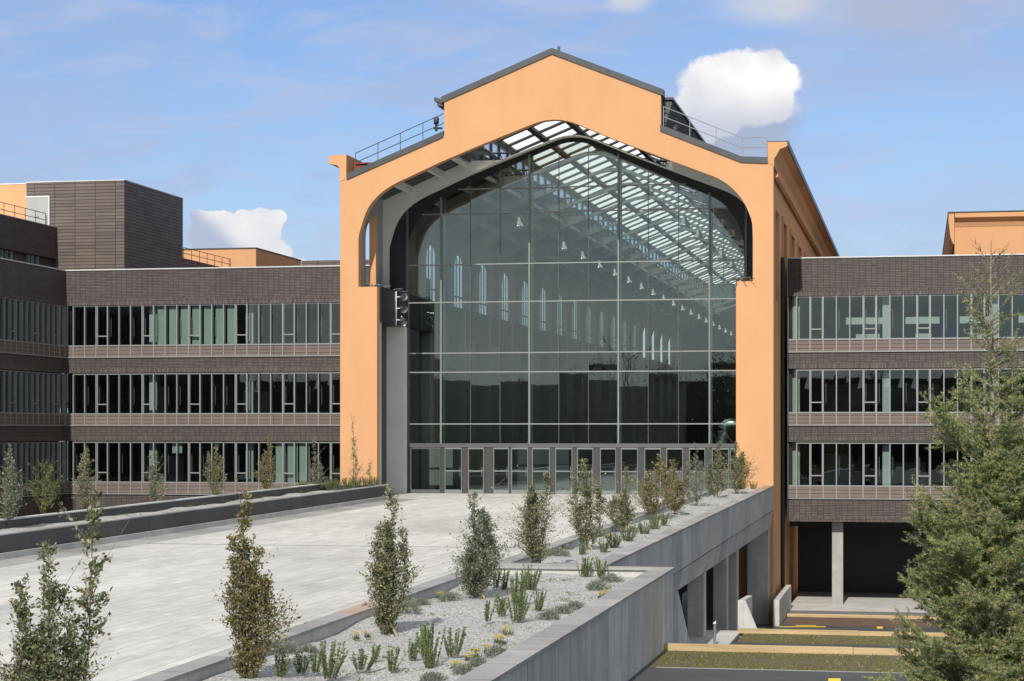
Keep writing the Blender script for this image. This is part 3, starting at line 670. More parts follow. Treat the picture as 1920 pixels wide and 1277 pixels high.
# ribs with the arch; closed plate under the low roofs, slim band in the lantern
def zlow(x): return 16.0 + (x + 27.45) * .432 - .95 if x < -17 else 16.0 + (-7.1 - x) * .432 - .95
topL = [(-27.2, zlow(-27.2)), (-22.7, zlow(-22.7))]; topR = [(-11.95, zlow(-11.95)), (-7.4, zlow(-7.4))]
def bandof(d): return [(x, z + d) for x, z in arch if -22.3 < x < -12.2]
def rib(y0, y1, mat, name='arch_rib', zb=-.1, d=.2):
    poly = opening(zb, zb) + [(-7.41, zb)] + topR[::-1] + bandof(d)[::-1] + topL[::-1] + [(-27.19, zb)]
    return MB().prism(poly, y0, y1).build(name, mat, HALL)
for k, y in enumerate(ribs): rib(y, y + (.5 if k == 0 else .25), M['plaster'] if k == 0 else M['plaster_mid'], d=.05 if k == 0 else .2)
inn = [(XLL, -.1), (XLL, ZN)] + [(HC + (x - HC) * .905, z - .22) for x, z in arch] + [(XLR, ZN), (XLR, -.1)]
outr = [(XLL - .15, -.1), (XLL - .15, ZN - .05), (XUL - .1, ZN - .05)] + [(x + (-.1 if x < HC else .1), z + .08) for x, z in arch] + [(XUR + .1, ZN - .05), (XLR + .15, ZN - .05), (XLR + .15, -.1)]
inn = [(XLL, -.1)] + [(HC + (x - HC) * .905, z - .22) for x, z in arch] + [(XLR, -.1)]
MB().prism(inn + outr[::-1], YG - .045, YG + .06).build('arch_frame', M['black'], HALL)
# low roofs: corrugated ceiling, purlins, sheet on top
for sg in (0, 1):
    xs = (-27.45, -22.6) if sg == 0 else (-12.0, -7.0)
    z0, z1 = zlow(xs[0]) , zlow(xs[1])
    m = MB(); n = 60
    pts = []
    for i in range(n + 1):
        x = xs[0] + (xs[1] - xs[0]) * i / n; pts.append((x, zlow(x) + (.05 if i % 2 else 0)))
    m.prism(pts + [(xs[1], z1 + .3), (xs[0], z0 + .3)], YF + .51, YB)
    m.build('low_roof_ceiling', M['plaster_dark'], HALL)
    MB().prism([(xs[0], z0 + .31), (xs[1], z1 + .31), (xs[1], z1 + .72), (xs[0], z0 + .72)], YF + .62, YB).build('low_roof', M['metal_dark'], HALL)
    m = MB()
    for x in ((-25.7, -24.0, -22.75) if sg == 0 else (-9.2, -10.7, -11.9)):
        m.box(x - .1, x + .1, YF + .52, YB, zlow(x) - .32, zlow(x) + .04)
    m.build('purlins', M['plaster'], HALL)
# lantern roof with translucent panels
def lx(s, side): return (-22.63 + (5.35) * s) if side == 0 else (-12.0 - (5.28) * s)
def lz(s): return 19.15 + 2.12 * s
NROW = 3
cols = [(.03, .31), (.355, .635), (.68, .97)]
def slab(mb, side, s0, s1, y0, y1, dz0, dz1):
    xa_, xb_ = lx(s0, side), lx(s1, side); za_, zb_ = lz(s0), lz(s1)
    mb.hexa([(xa_, y0, za_ + dz0), (xb_, y0, zb_ + dz0), (xb_, y1, zb_ + dz0), (xa_, y1, za_ + dz0), (xa_, y0, za_ + dz1), (xb_, y0, zb_ + dz1), (xb_, y1, zb_ + dz1), (xa_, y1, za_ + dz1)])
edges_y = [YF + .5, 101.2] + ribs[1:] + [YB]
for side in (0, 1):
    m = MB()
    for s0, s1 in ((0, .03), (.31, .355), (.635, .68), (.97, 1.0)): slab(m, side, s0, s1, YF + .51, YB, -.12, .14)
    for bi in range(len(edges_y) - 1):
        ya, yb_ = edges_y[bi], edges_y[bi + 1]; step = (yb_ - ya) / NROW
        for j in range(NROW):
            for s0, s1 in cols: slab(m, side, s0, s1, ya + j * step - .01, ya + j * step + .32, -.06, .10)
    m.build('lantern_roof', M['plaster_dark'], HALL)
    for bi in range(len(edges_y) - 1):
        ya, yb_ = edges_y[bi], edges_y[bi + 1]; step = (yb_ - ya) / NROW; m = MB()
        for j in range(NROW):
            for s0, s1 in cols:
                a, b_ = lx(s0, side), lx(s1, side); m.add([(a, ya + j * step + .31, lz(s0) + .05), (b_, ya + j * step + .31, lz(s1) + .05), (b_, ya + (j + 1) * step, lz(s1) + .05), (a, ya + (j + 1) * step, lz(s0) + .05)], [(0, 1, 2, 3)])
        m.build('skylight', M['skylight'], HALL)
    xs_ = (-22.63, -22.5) if side == 0 else (-12.12, -12.0)
    zs0 = zlow(-22.63) - .1
    m = MB(); m.box(xs_[0], xs_[1], YF + .51, YB, zs0, zs0 + .25).box(xs_[0], xs_[1], YF + .51, YB, 18.0, 18.1).box(xs_[0], xs_[1], YF + .51, YB, 18.95, 19.1)
    for bi in range(len(edges_y) - 1):
        ya, yb_ = edges_y[bi], edges_y[bi + 1]; step = (yb_ - ya) / NROW; m3 = MB(); xm = (xs_[0] + xs_[1]) / 2
        for j in range(NROW):
            y0, y1 = ya + j * step, ya + (j + 1) * step
            for z0, z1 in ((zs0 + .25, 18.0), (18.1, 18.95)):
                m.box(xs_[0], xs_[1], y0, y0 + .32, z0, z1)
                m3.add([(xm, y0 + .31, z0), (xm, y1, z0), (xm, y1, z1), (xm, y0 + .31, z1)], [(0, 1, 2, 3)])
        m3.build('side_glazing', M['skyside'], HALL)
    m.build('lantern_side', M['plaster_dark'], HALL)
# louvres and edge trim outside on the right lantern side
m = MB()
for k in range(190):
    y = YF + .7 + k * .32 * (1 + k * .004)
    if y > YB - 1: break
    m.hexa([(-12.0, y, 17.9), (-11.86, y, 17.9), (-11.86, y + .08, 17.9), (-12.0, y + .08, 17.9), (-12.0, y, 19.1), (-11.55, y, 19.0), (-11.55, y + .08, 19.0), (-12.0, y + .08, 19.1)])
m.box(-12.05, -11.5, YF + .6, YB, 19.1, 19.22)
m.build('louvres', M['metal_dark'], HALL)
# lattice trusses under the lantern edges
for bi in range(0, 9):
    y0 = ([YF + .6] + ribs)[bi]; y1 = ([YF + .6] + ribs)[bi + 1]
    for x, sg in ((-22.3, 1), (-12.4, -1)):
        m = MB(); zt, zb = 18.0, 17.35
        ymid = y0 + (y1 - y0) * .55
        m.tube([(x, ymid, zt), (x + sg * 1.0, ymid, zt)], .05, 4).tube([(x, ymid, zb), (x + sg * 1.0, ymid, zb)], .05, 4)
        m.tube([(x, ymid, zb), (x, y1, zb)], .07, 4).tube([(x + sg, ymid, zb), (x + sg, y1, zb)], .07, 4).tube([(x, ymid, zt), (x, y1, zt)], .05, 4)
        for k in range(6):
            ya_ = ymid + (y1 - ymid) * k / 6; yb_ = ymid + (y1 - ymid) * (k + 1) / 6
            m.tube([(x, ya_, zb if k % 2 else zt), (x, yb_, zt if k % 2 else zb)], .03, 4).tube([(x, ya_, zb), (x + sg, yb_, zb)], .025, 4)
        for k in range(4): m.tube([(x + sg * k * .25, ymid, zb if k % 2 else zt), (x + sg * (k + 1) * .25, ymid, zt if k % 2 else zb)], .025, 4)
        m.build('roof_truss', M['metal_dark'], HALL)
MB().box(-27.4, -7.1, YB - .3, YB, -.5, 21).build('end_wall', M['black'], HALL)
tag(MB().box(-27.4, -7.1, YG - .2, YB, -.4, -.03).build('hall_floor', M['floor_in'], HALL))
# low pale partition and dark counter inside
MB().box(-25.6, -24.3, 104.0, 104.2, .3, 2.3).build('partition', M['plaster_in'], HALL)
MB().box(-22.4, -19.4, 112.0, 112.3, -.03, 2.3).build('partition', M['plaster_dark'], HALL)

# ---- glass wall
gx = [-25.94, -24.22, -22.65, -21.09, -19.55, -18.01, -16.47, -14.93, -13.40, -11.86, -10.28, -8.50]
gz = [2.42, 3.56, 6.24, 7.23, 9.86, 11.81, 14.44, 15.7]
GW = MB().box(gx[0] - .12, gx[0], YG - .12, YG + .12, 0, 16).box(gx[-1], gx[-1] + .1, YG - .12, YG + .12, 0, 16).box(gx[0], gx[-1], YG - .14, YG + .1, 2.36, 2.56).build('glass_wall', M['alu_dark'], HALL)
def ztop_at(x):     # inside edge of the black arch frame
    pts = sorted(inn[1:-1])
    for (x0, z0), (x1, z1) in zip(pts, pts[1:]):
        if x0 <= x <= x1: return z0 + (z1 - z0) * (x - x0) / max(1e-6, x1 - x0) + .15
    return 12.0
major = {1, 4, 7, 10}
for i, x in enumerate(gx):
    w = .045 if i in major else .014
    zt = ztop_at(x)
    m = MB().box(x - w, x + w, YG - .03 - w * 1.2, YG - .006, 2.56, zt).box(x - w * .8, x + w * .8, YG + .006, YG + .02 + w * 3, 2.56, zt)
    m.build('mullion', M['alu_green'] if i in major else M['alu_dark'], GW)
    if i in major: MB().box(x - .09, x + .09, YG + .35, YG + .65, 0, zt + .2).build('post', M['alu_green'], GW)
for z in gz[1:]:
    xs_ = [x for x in np.linspace(gx[0], gx[-1], 200) if ztop_at(x) > z + .05]
    if z > 9: x0, x1 = (min(xs_), max(xs_))
    else: x0, x1 = gx[0], gx[-1]
    MB().box(x0, x1, YG - .085, YG - .006, z - .03, z + .03).build('transom', M['alu_mid'], GW)
zl = [2.56] + gz[1:] + [19.0]
for i in range(len(gx) - 1):
    for j in range(len(zl) - 1):
        x0, x1, z0, z1 = gx[i] + .01, gx[i + 1] - .01, zl[j] + .01, zl[j + 1] - .01
        za, zb = ztop_at(x0), ztop_at(x1)
        if x0 < -17 < x1 and z1 > 17: za = zb = max(za, zb)
        if z0 > min(za, zb) and z0 > max(za, zb): continue
        if j == len(zl) - 2: z1a, z1b = max(z0, za), max(z0, zb)
        else: z1a, z1b = min(z1, max(z0, za)), min(z1, max(z0, zb))
        r = random.Random(i * 31 + j); d = [r.uniform(-.004, .004) for _ in range(3)]
        MB().add([(x0, YG + d[0], z0), (x1, YG + d[1], z0), (x1, YG + d[2], z1b), (x0, YG + d[0] + d[2] - d[1], z1a)], [(0, 1, 2, 3)]).build('pane', M['glass'], GW)
# ---- doors
dx = [(-25.82, -24.23, 0), (-24.0, -23.09, 1), (-22.75, -21.93, 1), (-21.42, -20.61, 1), (-20.48, -19.6, 1), (-19.38, -18.46, 1), (-18.18, -17.29, 1), (-17.04, -16.21, 1), (-15.86, -15.03, 1), (-14.78, -13.91, 1), (-13.58, -12.74, 1), (-12.46, -11.62, 1), (-11.3, -10.49, 1), (-10.15, -9.3, 1), (-9.25, -8.55, 1)]
for (a, b_, k), (c_, d_, k2) in zip(dx, dx[1:]): MB().box(b_ + .01, c_ - .01, YG - .1, YG + .1, -.06, 2.36).build('door_post', M['alu_brown'], HALL)
MB().box(dx[0][0] - .1, dx[0][0], YG - .1, YG + .1, -.06, 2.36).build('door_post', M['alu_brown'], HALL)
for i, (a, b_, k) in enumerate(dx):
    nm = 'entrance_door' if k else 'side_light'
    f = .035
    fr = MB().box(a, a + f, YG - .14, YG - .05, -.04, 2.34).box(b_ - f, b_, YG - .14, YG - .05, -.04, 2.34).box(a + f, b_ - f, YG - .14, YG - .05, 2.26, 2.34).box(a + f, b_ - f, YG - .14, YG - .05, -.04, .16)
    if k: fr.box(a + f, b_ - f, YG - .15, YG - .06, 1.10, 1.16)
    fr = fr.build(nm, M['alu_green'] if k else M['alu_dark'], HALL)
    MB().add([(a + f, YG - .09, .16), (b_ - f, YG - .09, .16), (b_ - f, YG - .09, 2.26), (a + f, YG - .09, 2.26)], [(0, 1, 2, 3)]).build('pane', M['glass'], fr)
    if k: MB().tube([(b_ - .09, YG - .2, .85), (b_ - .09, YG - .2, 1.35)], .015, 6).build('handle', M['steel'], fr)

# roof railings
def railing(pts, Y, h, label, mat, step=1.32):
    rt = empty('roof_railing', (pts[0][0], Y, pts[0][1]), label, 'railing', 'metal railings on the roofs')
    m = MB()
    for dz in (h, h * .52): m.tube([(x, Y, z + dz) for x, z in pts], .022, 6)
    m.build('rails', mat, rt)
    m = MB()
    for (x0, z0), (x1, z1) in zip(pts, pts[1:]):
        L_ = math.hypot(x1 - x0, z1 - z0); n = max(1, round(L_ / step))
        for k in range(n): t = (k + .02) / n; m.tube([(x0 + (x1 - x0) * t, Y, z0 + (z1 - z0) * t), (x0 + (x1 - x0) * t, Y, z0 + (z1 - z0) * t + h)], .02, 5)
    x1, z1 = pts[-1]; m.tube([(x1, Y, z1), (x1, Y, z1 + h)], .02, 5)
    m.build('posts', mat, rt); return rt
railing([(-27.25, 15.95), (-22.68, 17.8)], YF + .4, .98, 'dark metal railing along the left low roof of the orange hall', M['metal_dark'])
railing([(-11.95, 17.75), (-8.17, 16.15), (-6.98, 16.13)], YF + .4, 1.0, 'bright metal railing along the right low roof of the orange hall', M['steel'], 1.25)
MB().box(-27.55, -26.4, 96.2, 96.5, 15.9, 16.5).box(-27.5, -26.35, 96.1, 96.6, 16.5, 16.56).build('roof_hatch', M['rust'], HALL)
for px, py, lab in ((818, 246, 'small floodlight on the left low roof next to the lantern wall'), (1266, 262, 'small floodlight on the right low roof in front of the louvres')):
    p = at(px, py, YF + .8)
    r_ = empty('floodlight', p, lab, 'floodlight', 'floodlights on the hall roof')
    MB().tube([p, p + Vector((0, 0, .35))], .06, 8).box(p.x - .12, p.x + .3, p.y - .08, p.y + .08, p.z + .1, p.z + .18).build('stand', M['black'], r_)
    MB().lathe([(.05, .3), (.13, .36), (.14, .6), (.11, .68), (.03, .7)], p, 12).build('lamp_head', M['metal_dark'], r_, smooth=True)

# spotlights on the black console
sp0 = at(737, 605, 99.2)
SPX = -25.95
for k, (pz, lab) in enumerate(((10.0, 'topmost of the three silver spotlights on the black console'), (9.42, 'middle one of the three silver spotlights on the black console'), (8.83, 'lowest of the three silver spotlights on the black console, aimed down'))):
    Y = 98.4; p = Vector((SPX, Y, pz))
    r_ = empty('spotlight', p, lab, 'spotlight', 'spotlights on the black console')
    MB().box(SPX - .02, SPX + .03, Y - .03, Y + .03, pz - .28, pz + .28).tube([p, p + Vector((.22, -.1, 0))], .03, 6).build('bracket', M['white'], r_)
    d = Vector((.6, -1, (-.1, -.35, -1.0)[k])).normalized(); c0 = p + Vector((.38, -.15, 0))
    MB().tube([c0 - d * .2, c0 - d * .05, c0 + d * .1, c0 + d * .26], [.05, .09, .13, .2], 12, cap=False).tube([c0 - d * .28, c0 - d * .18], .06, 8).build('reflector', M['silver'], r_, smooth=True)
# pendant lamps inside
def pendant(x, y, z, label):
    rt = empty('pendant_lamp', (x, y, z), label, 'lamp', 'bell pendant lamps hanging in the hall')
    MB().lathe([(.06, .42), (.10, .40), (.13, .22), (.16, .16), (.25, .05), (.31, -.06), (.31, -.10), (.29, -.10)], (x, y, z), 14).build('shade', M['silver'], rt, smooth=True)
    MB().lathe([(.20, -.02), (.26, -.09), (.15, -.16), (.02, -.18)], (x, y, z), 12).build('bulb_glass', M['lamp_glow'], rt, smooth=True)
    MB().tube([(x, y, z + .4), (x, y, min(18.5, z + 2.6))], .012, 4).build('cord', M['steel'], rt)
    return rt
pr = pendant(-21.2, 106.3, 14.35, 'largest nearest bell lamp of the left row behind the glass')
ordn = ['', 'second', 'third', 'fourth', 'fifth', 'sixth', 'seventh', 'eighth', 'ninth', 'tenth', 'eleventh', 'twelfth', 'thirteenth', 'fourteenth', 'fifteenth', 'sixteenth', 'seventeenth', 'eighteenth']
for k in range(1, 18):
    c_ = dup(pr, None, (-21.2, 106.3 + 7.0 * (k + 1), 14.35)); c_['label'] = '%s bell lamp of the left row counted from the glass' % ordn[k]
pr2 = dup(pr, None, (-12.3, 107.6, 14.35)); pr2['label'] = 'nearest bell lamp of the right row, under the bright skylights'
for k in range(1, 5):
    c_ = dup(pr, None, (-12.3, 107.6 + 7.0 * k, 14.35)); c_['label'] = '%s bell lamp of the right row counted from the glass' % ordn[k]
# hanging cube clock
cc = at(1357, 548, 106.5)
CK = empty('hanging_clock', cc, 'white cube clock with large numerals hanging behind the right end of the glass', 'clock')
h = .5
MB().box(cc.x - h, cc.x + h, cc.y - h, cc.y + h, cc.z - .38, cc.z + .38).build('case', M['white'], CK, bevel=.03)
m = MB()
for fx in (-h, h):
    for fz in (-.38, .38): m.box(cc.x + fx - .03, cc.x + fx + .03, cc.y - h - .03, cc.y + h + .03, cc.z + fz - .03, cc.z + fz + .03)
for fz in (-.38, .38): m.box(cc.x - h, cc.x + h, cc.y - h - .03, cc.y - h + .01, cc.z + fz - .028, cc.z + fz + .028)
m.build('edge_frame', M['alu_dark'], CK)
m = MB()
for k in range(12):
    a = k * math.pi / 6; m.box(cc.x + .30 * math.sin(a) - .022, cc.x + .30 * math.sin(a) + .022, cc.y - h - .02, cc.y - h - .008, cc.z + .29 * math.cos(a) - .035, cc.z + .29 * math.cos(a) + .035)
m.build('numerals', M['black'], CK)
m = MB(); yy = cc.y - h - .03
m.tube([(cc.x, yy, cc.z), (cc.x + .13, yy, cc.z - .12)], .02, 4).tube([(cc.x, yy, cc.z), (cc.x - .12, yy, cc.z + .22)], .014, 4)
m.build('hands', M['black'], CK)
MB().tube([(cc.x, cc.y, cc.z + .38), (cc.x, cc.y, 17.5)], .02, 4).build('cord', M['steel'], CK)
# ventilation duct
dc = at(1355, 838, 103.0)
DU = empty('air_duct', dc, 'bent silver ventilation duct standing inside the glass beside the right pier', 'air duct')
pts = [dc + Vector((0, 0, -.2))] + [dc + Vector((0, 0, z)) for z in (.2, .5, .8)] + [dc + Vector((.35 - .35 * math.cos(a), 0, .85 + .35 * math.sin(a))) for a in (.4, .8, 1.2, 1.57)] + [dc + Vector((1.2, 0, 1.2))]
MB().tube(pts, .24, 16).build('pipe', M['silver'], DU, smooth=True)
m = MB()
for k in range(1, len(pts) - 1): d = (pts[k + 1] - pts[k - 1]).normalized() * .02; m.tube([pts[k] - d, pts[k] + d], .262, 16)
m.build('seams', M['steel'], DU)
MB().box(dc.x - .4, dc.x + .7, dc.y - .4, dc.y + .5, -.03, dc.z - .1).build('unit', M['black'], DU)

# ------------------------------------------------------------------ office wings
YW = 103.0
P_ = .668
LV = 3.735
def wing_unit(x0, n, sash, zs, wd, idx, rng, blinds):
    """n window modules from local x0; zs = sill level"""
    zt, zb = zs + 2.21, zs
    m = MB()
    for i in range(n + (1 if idx < 0 else 0)): m.box(x0 + i * P_ - .028, x0 + i * P_ + .028, -.02, .22, zb - .62, zt)
    m.box(x0, x0 + n * P_, .0, .2, zb - .03, zb + .04).box(x0, x0 + n * P_, .06, .2, zt - .05, zt)
    if sash is not None:
        a = x0 + sash * P_; m.box(a + .03, a + P_ - .03, .03, .16, zb + .50, zb + .56)
        m.box(a + .03, a + .07, .06, .17, zb + .04, zt - .05).box(a + P_ - .07, a + P_ - .03, .06, .17, zb + .04, zt - .05)
    w = m.build('window', M['alu'], wd)
    for i in range(n):
        a = x0 + i * P_; d = rng.uniform(-.005, .005); e = rng.uniform(-.004, .004)
        MB().add([(a + .03, .12 + d, zb + .04), (a + P_ - .03, .12 - d + e, zb + .04), (a + P_ - .03, .12 - d - e, zt - .05), (a + .03, .12 + d, zt - .05)], [(0, 1, 2, 3)]).build('pane', M['wglass'], w)
        if rng.random() < .5: MB().box(a + .12, a + .15, .16, .2, zb + .5, zb + 1.5).build('handle_bar', M['alu'], w)
    return w
def wing(name, org, rz, L, label, start, blinds, bot, cols, top=12.05, dark=False, depth=9):
    wd = empty(name, org, label, 'building', None, rz); ORG[wd.name] = Vector((0, 0, 0))   # built in its own coordinates
    O = Vector((0, 0, 0)); rng = random.Random(int(L * 100))
    # brick bands
    MB().box(0, L, 0, .35, 10.42, top - .05).build('brick_band', M['brick'], wd)
    MB().box(0, L, .004, .35, 10.08, 10.42).build('soldier_course', M['soldier'], wd)
    MB().box(-.02, L, -.05, .5, top - .05, top + .01).build('parapet_coping', M['coping_light'], wd)
    for k in range(3):
        s = 7.86 - LV * k
        MB().box(0, L, .02, .2, s - .60, s - .03).build('spandrel_boards', M['spandrel'], wd)
        MB().box(0, L, -.07, .25, s - .66, s - .60).build('ledge', M['alu'], wd)
        zb_ = s - 1.48 if k < 2 else bot
        MB().box(0, L, 0, .35, zb_ + .26, s - .66).build('brick_band', M['brick'], wd)
        MB().box(0, L, .004, .35, zb_, zb_ + .26).build('soldier_course', M['soldier'], wd)
    for k in range(3):
        s = 7.86 - LV * k; x = start[0]; n0 = start[1]; u = 0
        if x > .15:
            sl = MB().box(.0, .04, .0, .2, s - .6, s + 2.16).box(.04, x, .06, .2, s - .03, s + .04).build('window', M['alu'], wd)
            MB().add([(.04, .12, s + .04), (x - .03, .12, s + .04), (x - .03, .12, s + 2.16), (.04, .12, s + 2.16)], [(0, 1, 2, 3)]).build('pane', M['wglass'], sl)
        if n0: wing_unit(x, n0, None, s, wd, 0, rng, None)
        x = x + n0 * P_
        while x < L - .5:
            n = min(4, int((L - x) / P_ + .3))
            if n < 1: break
            wing_unit(x, n, 0, s, wd, -1 if x + 5 * P_ > L - .3 else u, rng, None); x += 4 * P_; u += 1
        # floor slab, ceiling, rear wall
        MB().box(0, L, .36, depth, s - 1.0, s - .62).build('floor_slab', M['plaster_dark'], wd)
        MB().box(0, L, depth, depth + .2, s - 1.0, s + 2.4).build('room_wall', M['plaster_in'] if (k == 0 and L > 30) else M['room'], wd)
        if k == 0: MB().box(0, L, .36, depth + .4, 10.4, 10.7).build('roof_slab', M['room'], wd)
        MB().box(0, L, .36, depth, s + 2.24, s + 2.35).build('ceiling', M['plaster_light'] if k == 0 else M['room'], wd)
        for cx in cols: 
            MB().box(cx, cx + .42, .6, 1.0, s - .62, s + 2.24).build('column', M['white'], wd)
        m = MB(); x = 1.5
        while x < L - 2:
            if rng.random() < (.95 if L > 30 else .55):
                w_ = rng.uniform(1.2, 2.6); m.box(x, x + w_, depth - 1.6, depth - 1.5, s - .6, s + rng.uniform(.9, 1.7))
            x += 3.1
        if m.v: m.build('room_partition', M['plaster_light'], wd)
        if L > 30:
            for j, (xa_, xb_) in enumerate(((2.9, 5.0), (5.9, 7.6), (8.6, 10.4), (11.5, 13.0), (14.2, 16.5))):
                if k == 0: MB().box(xa_, xb_, 1.0, 1.1, s + .80, s + 1.15).box(xa_ + .5, xb_ - .4, 1.0, 1.4, s - .6, s + .3).build('light_shelf', M['white'], wd)
                if k == 1: MB().box(xa_, xb_, 2.8, 2.9, s + .4, s + 1.5).build('roller_blind', M['room_grey'], wd)
    for (k, a, b_, zf) in blinds:
        s = 7.86 - LV * k; m = MB(); x = a
        while x < b_ - .3: m.box(x + .05, x + P_ - .05, .30, .32, s + zf, s + 2.2); x += P_
        m.build('roller_blind', M['blind'], wd)
    MB().box(.01, .2, .37, depth, bot, top - .1).build('end_wall', M['brick'], wd); MB().box(L - .2, L - .01, .37, depth, bot, top - .1).build('end_wall', M['brick'], wd)
    MB().box(-.03, .0, -.02, .3, bot, top - .05).build('corner_trim', M['alu'], wd)
    return wd
XC = -45.97
WL = wing('office_wing', (XC, YW, 0), 0, 27.3 - 9.0 + .2, 'dark brick office wing left of the orange hall, with three rows of windows', (.48, 2), [(0, -40.75 - XC, -36.1 - XC, 0), (2, -34.0 - XC, -31.9 - XC, 0), (2, -39.9 - XC + .0, -39.3 - XC, 1.6)], -1.42 - 4.0, [-41.3 - XC, -35.75 - XC])
WR = wing('office_wing', (XW + .17, YW, 0), 0, 34, 'dark brick office wing right of the orange hall, raised over a dark undercroft', (.452, 1), [], -1.42, [.15, 4.75, 10.05, 15.3, 20.6])
WD = wing('office_wing', (XC, 74.0, 0), math.pi / 2, YW - 74.0 - .02, 'shaded dark wing at the far left, its windows facing right toward the hall', (.2, 1), [], -6.2, [5, 10, 15, 20, 25])
MB().box(0, YW - 74.02, 9.2, 12, -6, 12.0).build('rear_block', M['plaster_dark'], WD)
# undercroft of the right wing
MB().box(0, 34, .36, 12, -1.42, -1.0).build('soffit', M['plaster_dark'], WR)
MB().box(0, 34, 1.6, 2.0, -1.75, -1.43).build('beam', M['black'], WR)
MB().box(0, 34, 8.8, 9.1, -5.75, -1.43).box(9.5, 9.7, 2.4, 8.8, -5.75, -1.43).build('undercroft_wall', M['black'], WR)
for x in (2.2, 11.2, 19.3, 27.4): MB().box(x, x + .56, .75, 1.2, -5.72, -1.43).build('column', M['concrete_col'], WR, bevel=.02)
MB().lathe([(.02, -.16), (.1, -.12), (.14, 0), (.14, .06)], (6.35, 1.5, -1.98), 12).box(6.3, 6.4, 1.45, 1.6, -1.93, -1.75).build('dome_lamp', M['plaster_dark'], WR)

# ---- blocks rising behind the left wing
SB = empty('office_block', (-54, 100, 12), 'dark brick upper storey set back above the shaded wing at the far left edge', 'building')
MB().box(-64, -53.24, 72, 118, 14.05, 16.02).box(-64, -53.5, 72, 118, 11, 14.05).build('wall', M['brick'], SB)
MB().box(-64, -53.2, 72, 118.0, 16.02, 16.07).build('coping', M['coping_light'], SB)
for k in range(12):
    y = 74.5 + k * 3.6
    w = MB().box(-53.5, -53.3, y, y + .07, 12.3, 14.0).box(-53.5, -53.3, y + 1.3, y + 1.37, 12.3, 14.0).box(-53.5, -53.3, y + .6, y + .66, 12.3, 14.0).build('window', M['alu'], SB)
    MB().box(-53.46, -53.44, y + .07, y + 1.3, 12.3, 14.0).build('pane', M['wglass'], w)
TW = empty('tower_block', (-52, 118, 12), 'tall brown ceramic-clad cube above the left wing, its right side in shade', 'building')
xt0, xt1 = at(50, 340, 118).x, at(233, 340, 118).x
MB().box(xt0, xt1, 118, 128.2, 5, 18.9).build('wall', M['tower'], TW)
MB().box(xt0 - .02, xt1 + .03, 117.96, 128.23, 18.9, 18.96).build('coping', M['coping_light'], TW)
d0, d1 = at(50.5, 0, 118).x, at(91.5, 0, 118).x
dr = MB().box(d0, d1, 117.93, 117.99, 15.6, 17.95).build('door', M['plaster_mid'], TW)
MB().box(d0 - .05, d1 + .08, 117.9, 117.995, 17.95, 18.05).box(d1, d1 + .08, 117.9, 117.995, 15.6, 17.95).build('frame', M['coping_light'], dr)
MB().box((d0 + d1) / 2 - .1, (d0 + d1) / 2 + .1, 117.86, 117.92, 16.7, 16.76).build('handle', M['steel'], dr)
OL = empty('stair_block', (xt0 - 3, 118, 12), 'orange plastered block at the left picture edge beside the brown cube', 'building')
MB().box(xt0 - 9, xt0 - .01, 118.0, 126, 5, 18.82).build('wall', M['orange'], OL)
MB().box(xt0 - 9, xt0 - .01, 117.96, 126, 18.82, 18.9).build('coping', M['coping_light'], OL)
RB = empty('rear_block', (-48.8, 128.2, 10), 'low dark block directly behind the brown cube, with a railing on it', 'building')
zr = at(347, 485, 128.2).z
MB().box(-58, xt1, 128.25, 165, 5, zr).build('wall', M['tower'], RB)
MB().box(-58, xt1 + .03, 128.25, 165, zr, zr + .04).build('coping', M['metal_dark'], RB)
OB = empty('orange_block', (at(480, 466, 138).x, 138, 10), 'low orange block beyond the left wing, in front of the white cloud', 'building')
q = at(480, 466, 138)
MB().box(q.x - 22, q.x, 138, 138 * 1.078, 5, q.z).build('wall', M['orange'], OB)
MB().box(q.x - 22, q.x + .05, 137.95, 138 * 1.078, q.z, q.z + .08).build('coping', M['metal_dark'], OB)
q2 = at(565, 489, 152)
MB().box(q2.x, q2.x + 7.5, 152, 160, 5, q2.z).build('wall', M['tower'], tag(empty('far_wing', (q2.x, 152, 5), 'thin dark roof edge of a far building left of the orange pier', 'building')))
def railing_y(x, y0, y1, z, h, label, step=1.4):
    rt = empty('roof_railing', (x, y0, z), label, 'railing', 'metal railings on the roofs')
    m = MB()
    for dz in (h, h * .5): m.tube([(x, y0, z + dz), (x, y1, z + dz)], .025, 5)
    m.build('rails', M['metal_dark'], rt); m = MB(); n = int((y1 - y0) / step)
    for k in range(n + 1): m.tube([(x, y0 + (y1 - y0) * k / n, z), (x, y0 + (y1 - y0) * k / n, z + h)], .022, 4)
    m.build('posts', M['metal_dark'], rt)
railing_y(-53.9, 90, 117.8, 16.07, .85, 'thin dark railing on the roof edge at the far left, before the pale door', 1.4)
railing_y(xt1 - .1, 128.6, 150, zr + .04, .75, 'thin dark railing behind the brown cube, in front of the orange block', 1.5)
# ---- second hall behind the right wing
q = at(1790, 405, 128.6)
H2 = empty('orange_hall', (q.x + 10, 128.6, 0), 'second orange hall rising behind the right wing at the right edge', 'hall')
MB().box(q.x, q.x + 30, 128.6, 200, 0, 16.3).build('wall', M['orange'], H2)
MB().prismx([(128.1, 16.55), (128.1, 16.85), (200, 16.85), (200, 16.0), (128.58, 16.0), (128.45, 16.3)], q.x + .01, q.x + 30).prism([(q.x - .38, 16.3), (q.x - .38, 16.84), (q.x - .03, 16.84), (q.x - .03, 14.9), (q.x - .10, 14.9), (q.x - .26, 15.3)], 128.12, 200).build('cornice', M['orange'], H2)
MB().box(q.x - .42, q.x + 30, 128.05, 200, 16.852, 16.91).build('cornice_flashing', M['metal_dark'], H2)

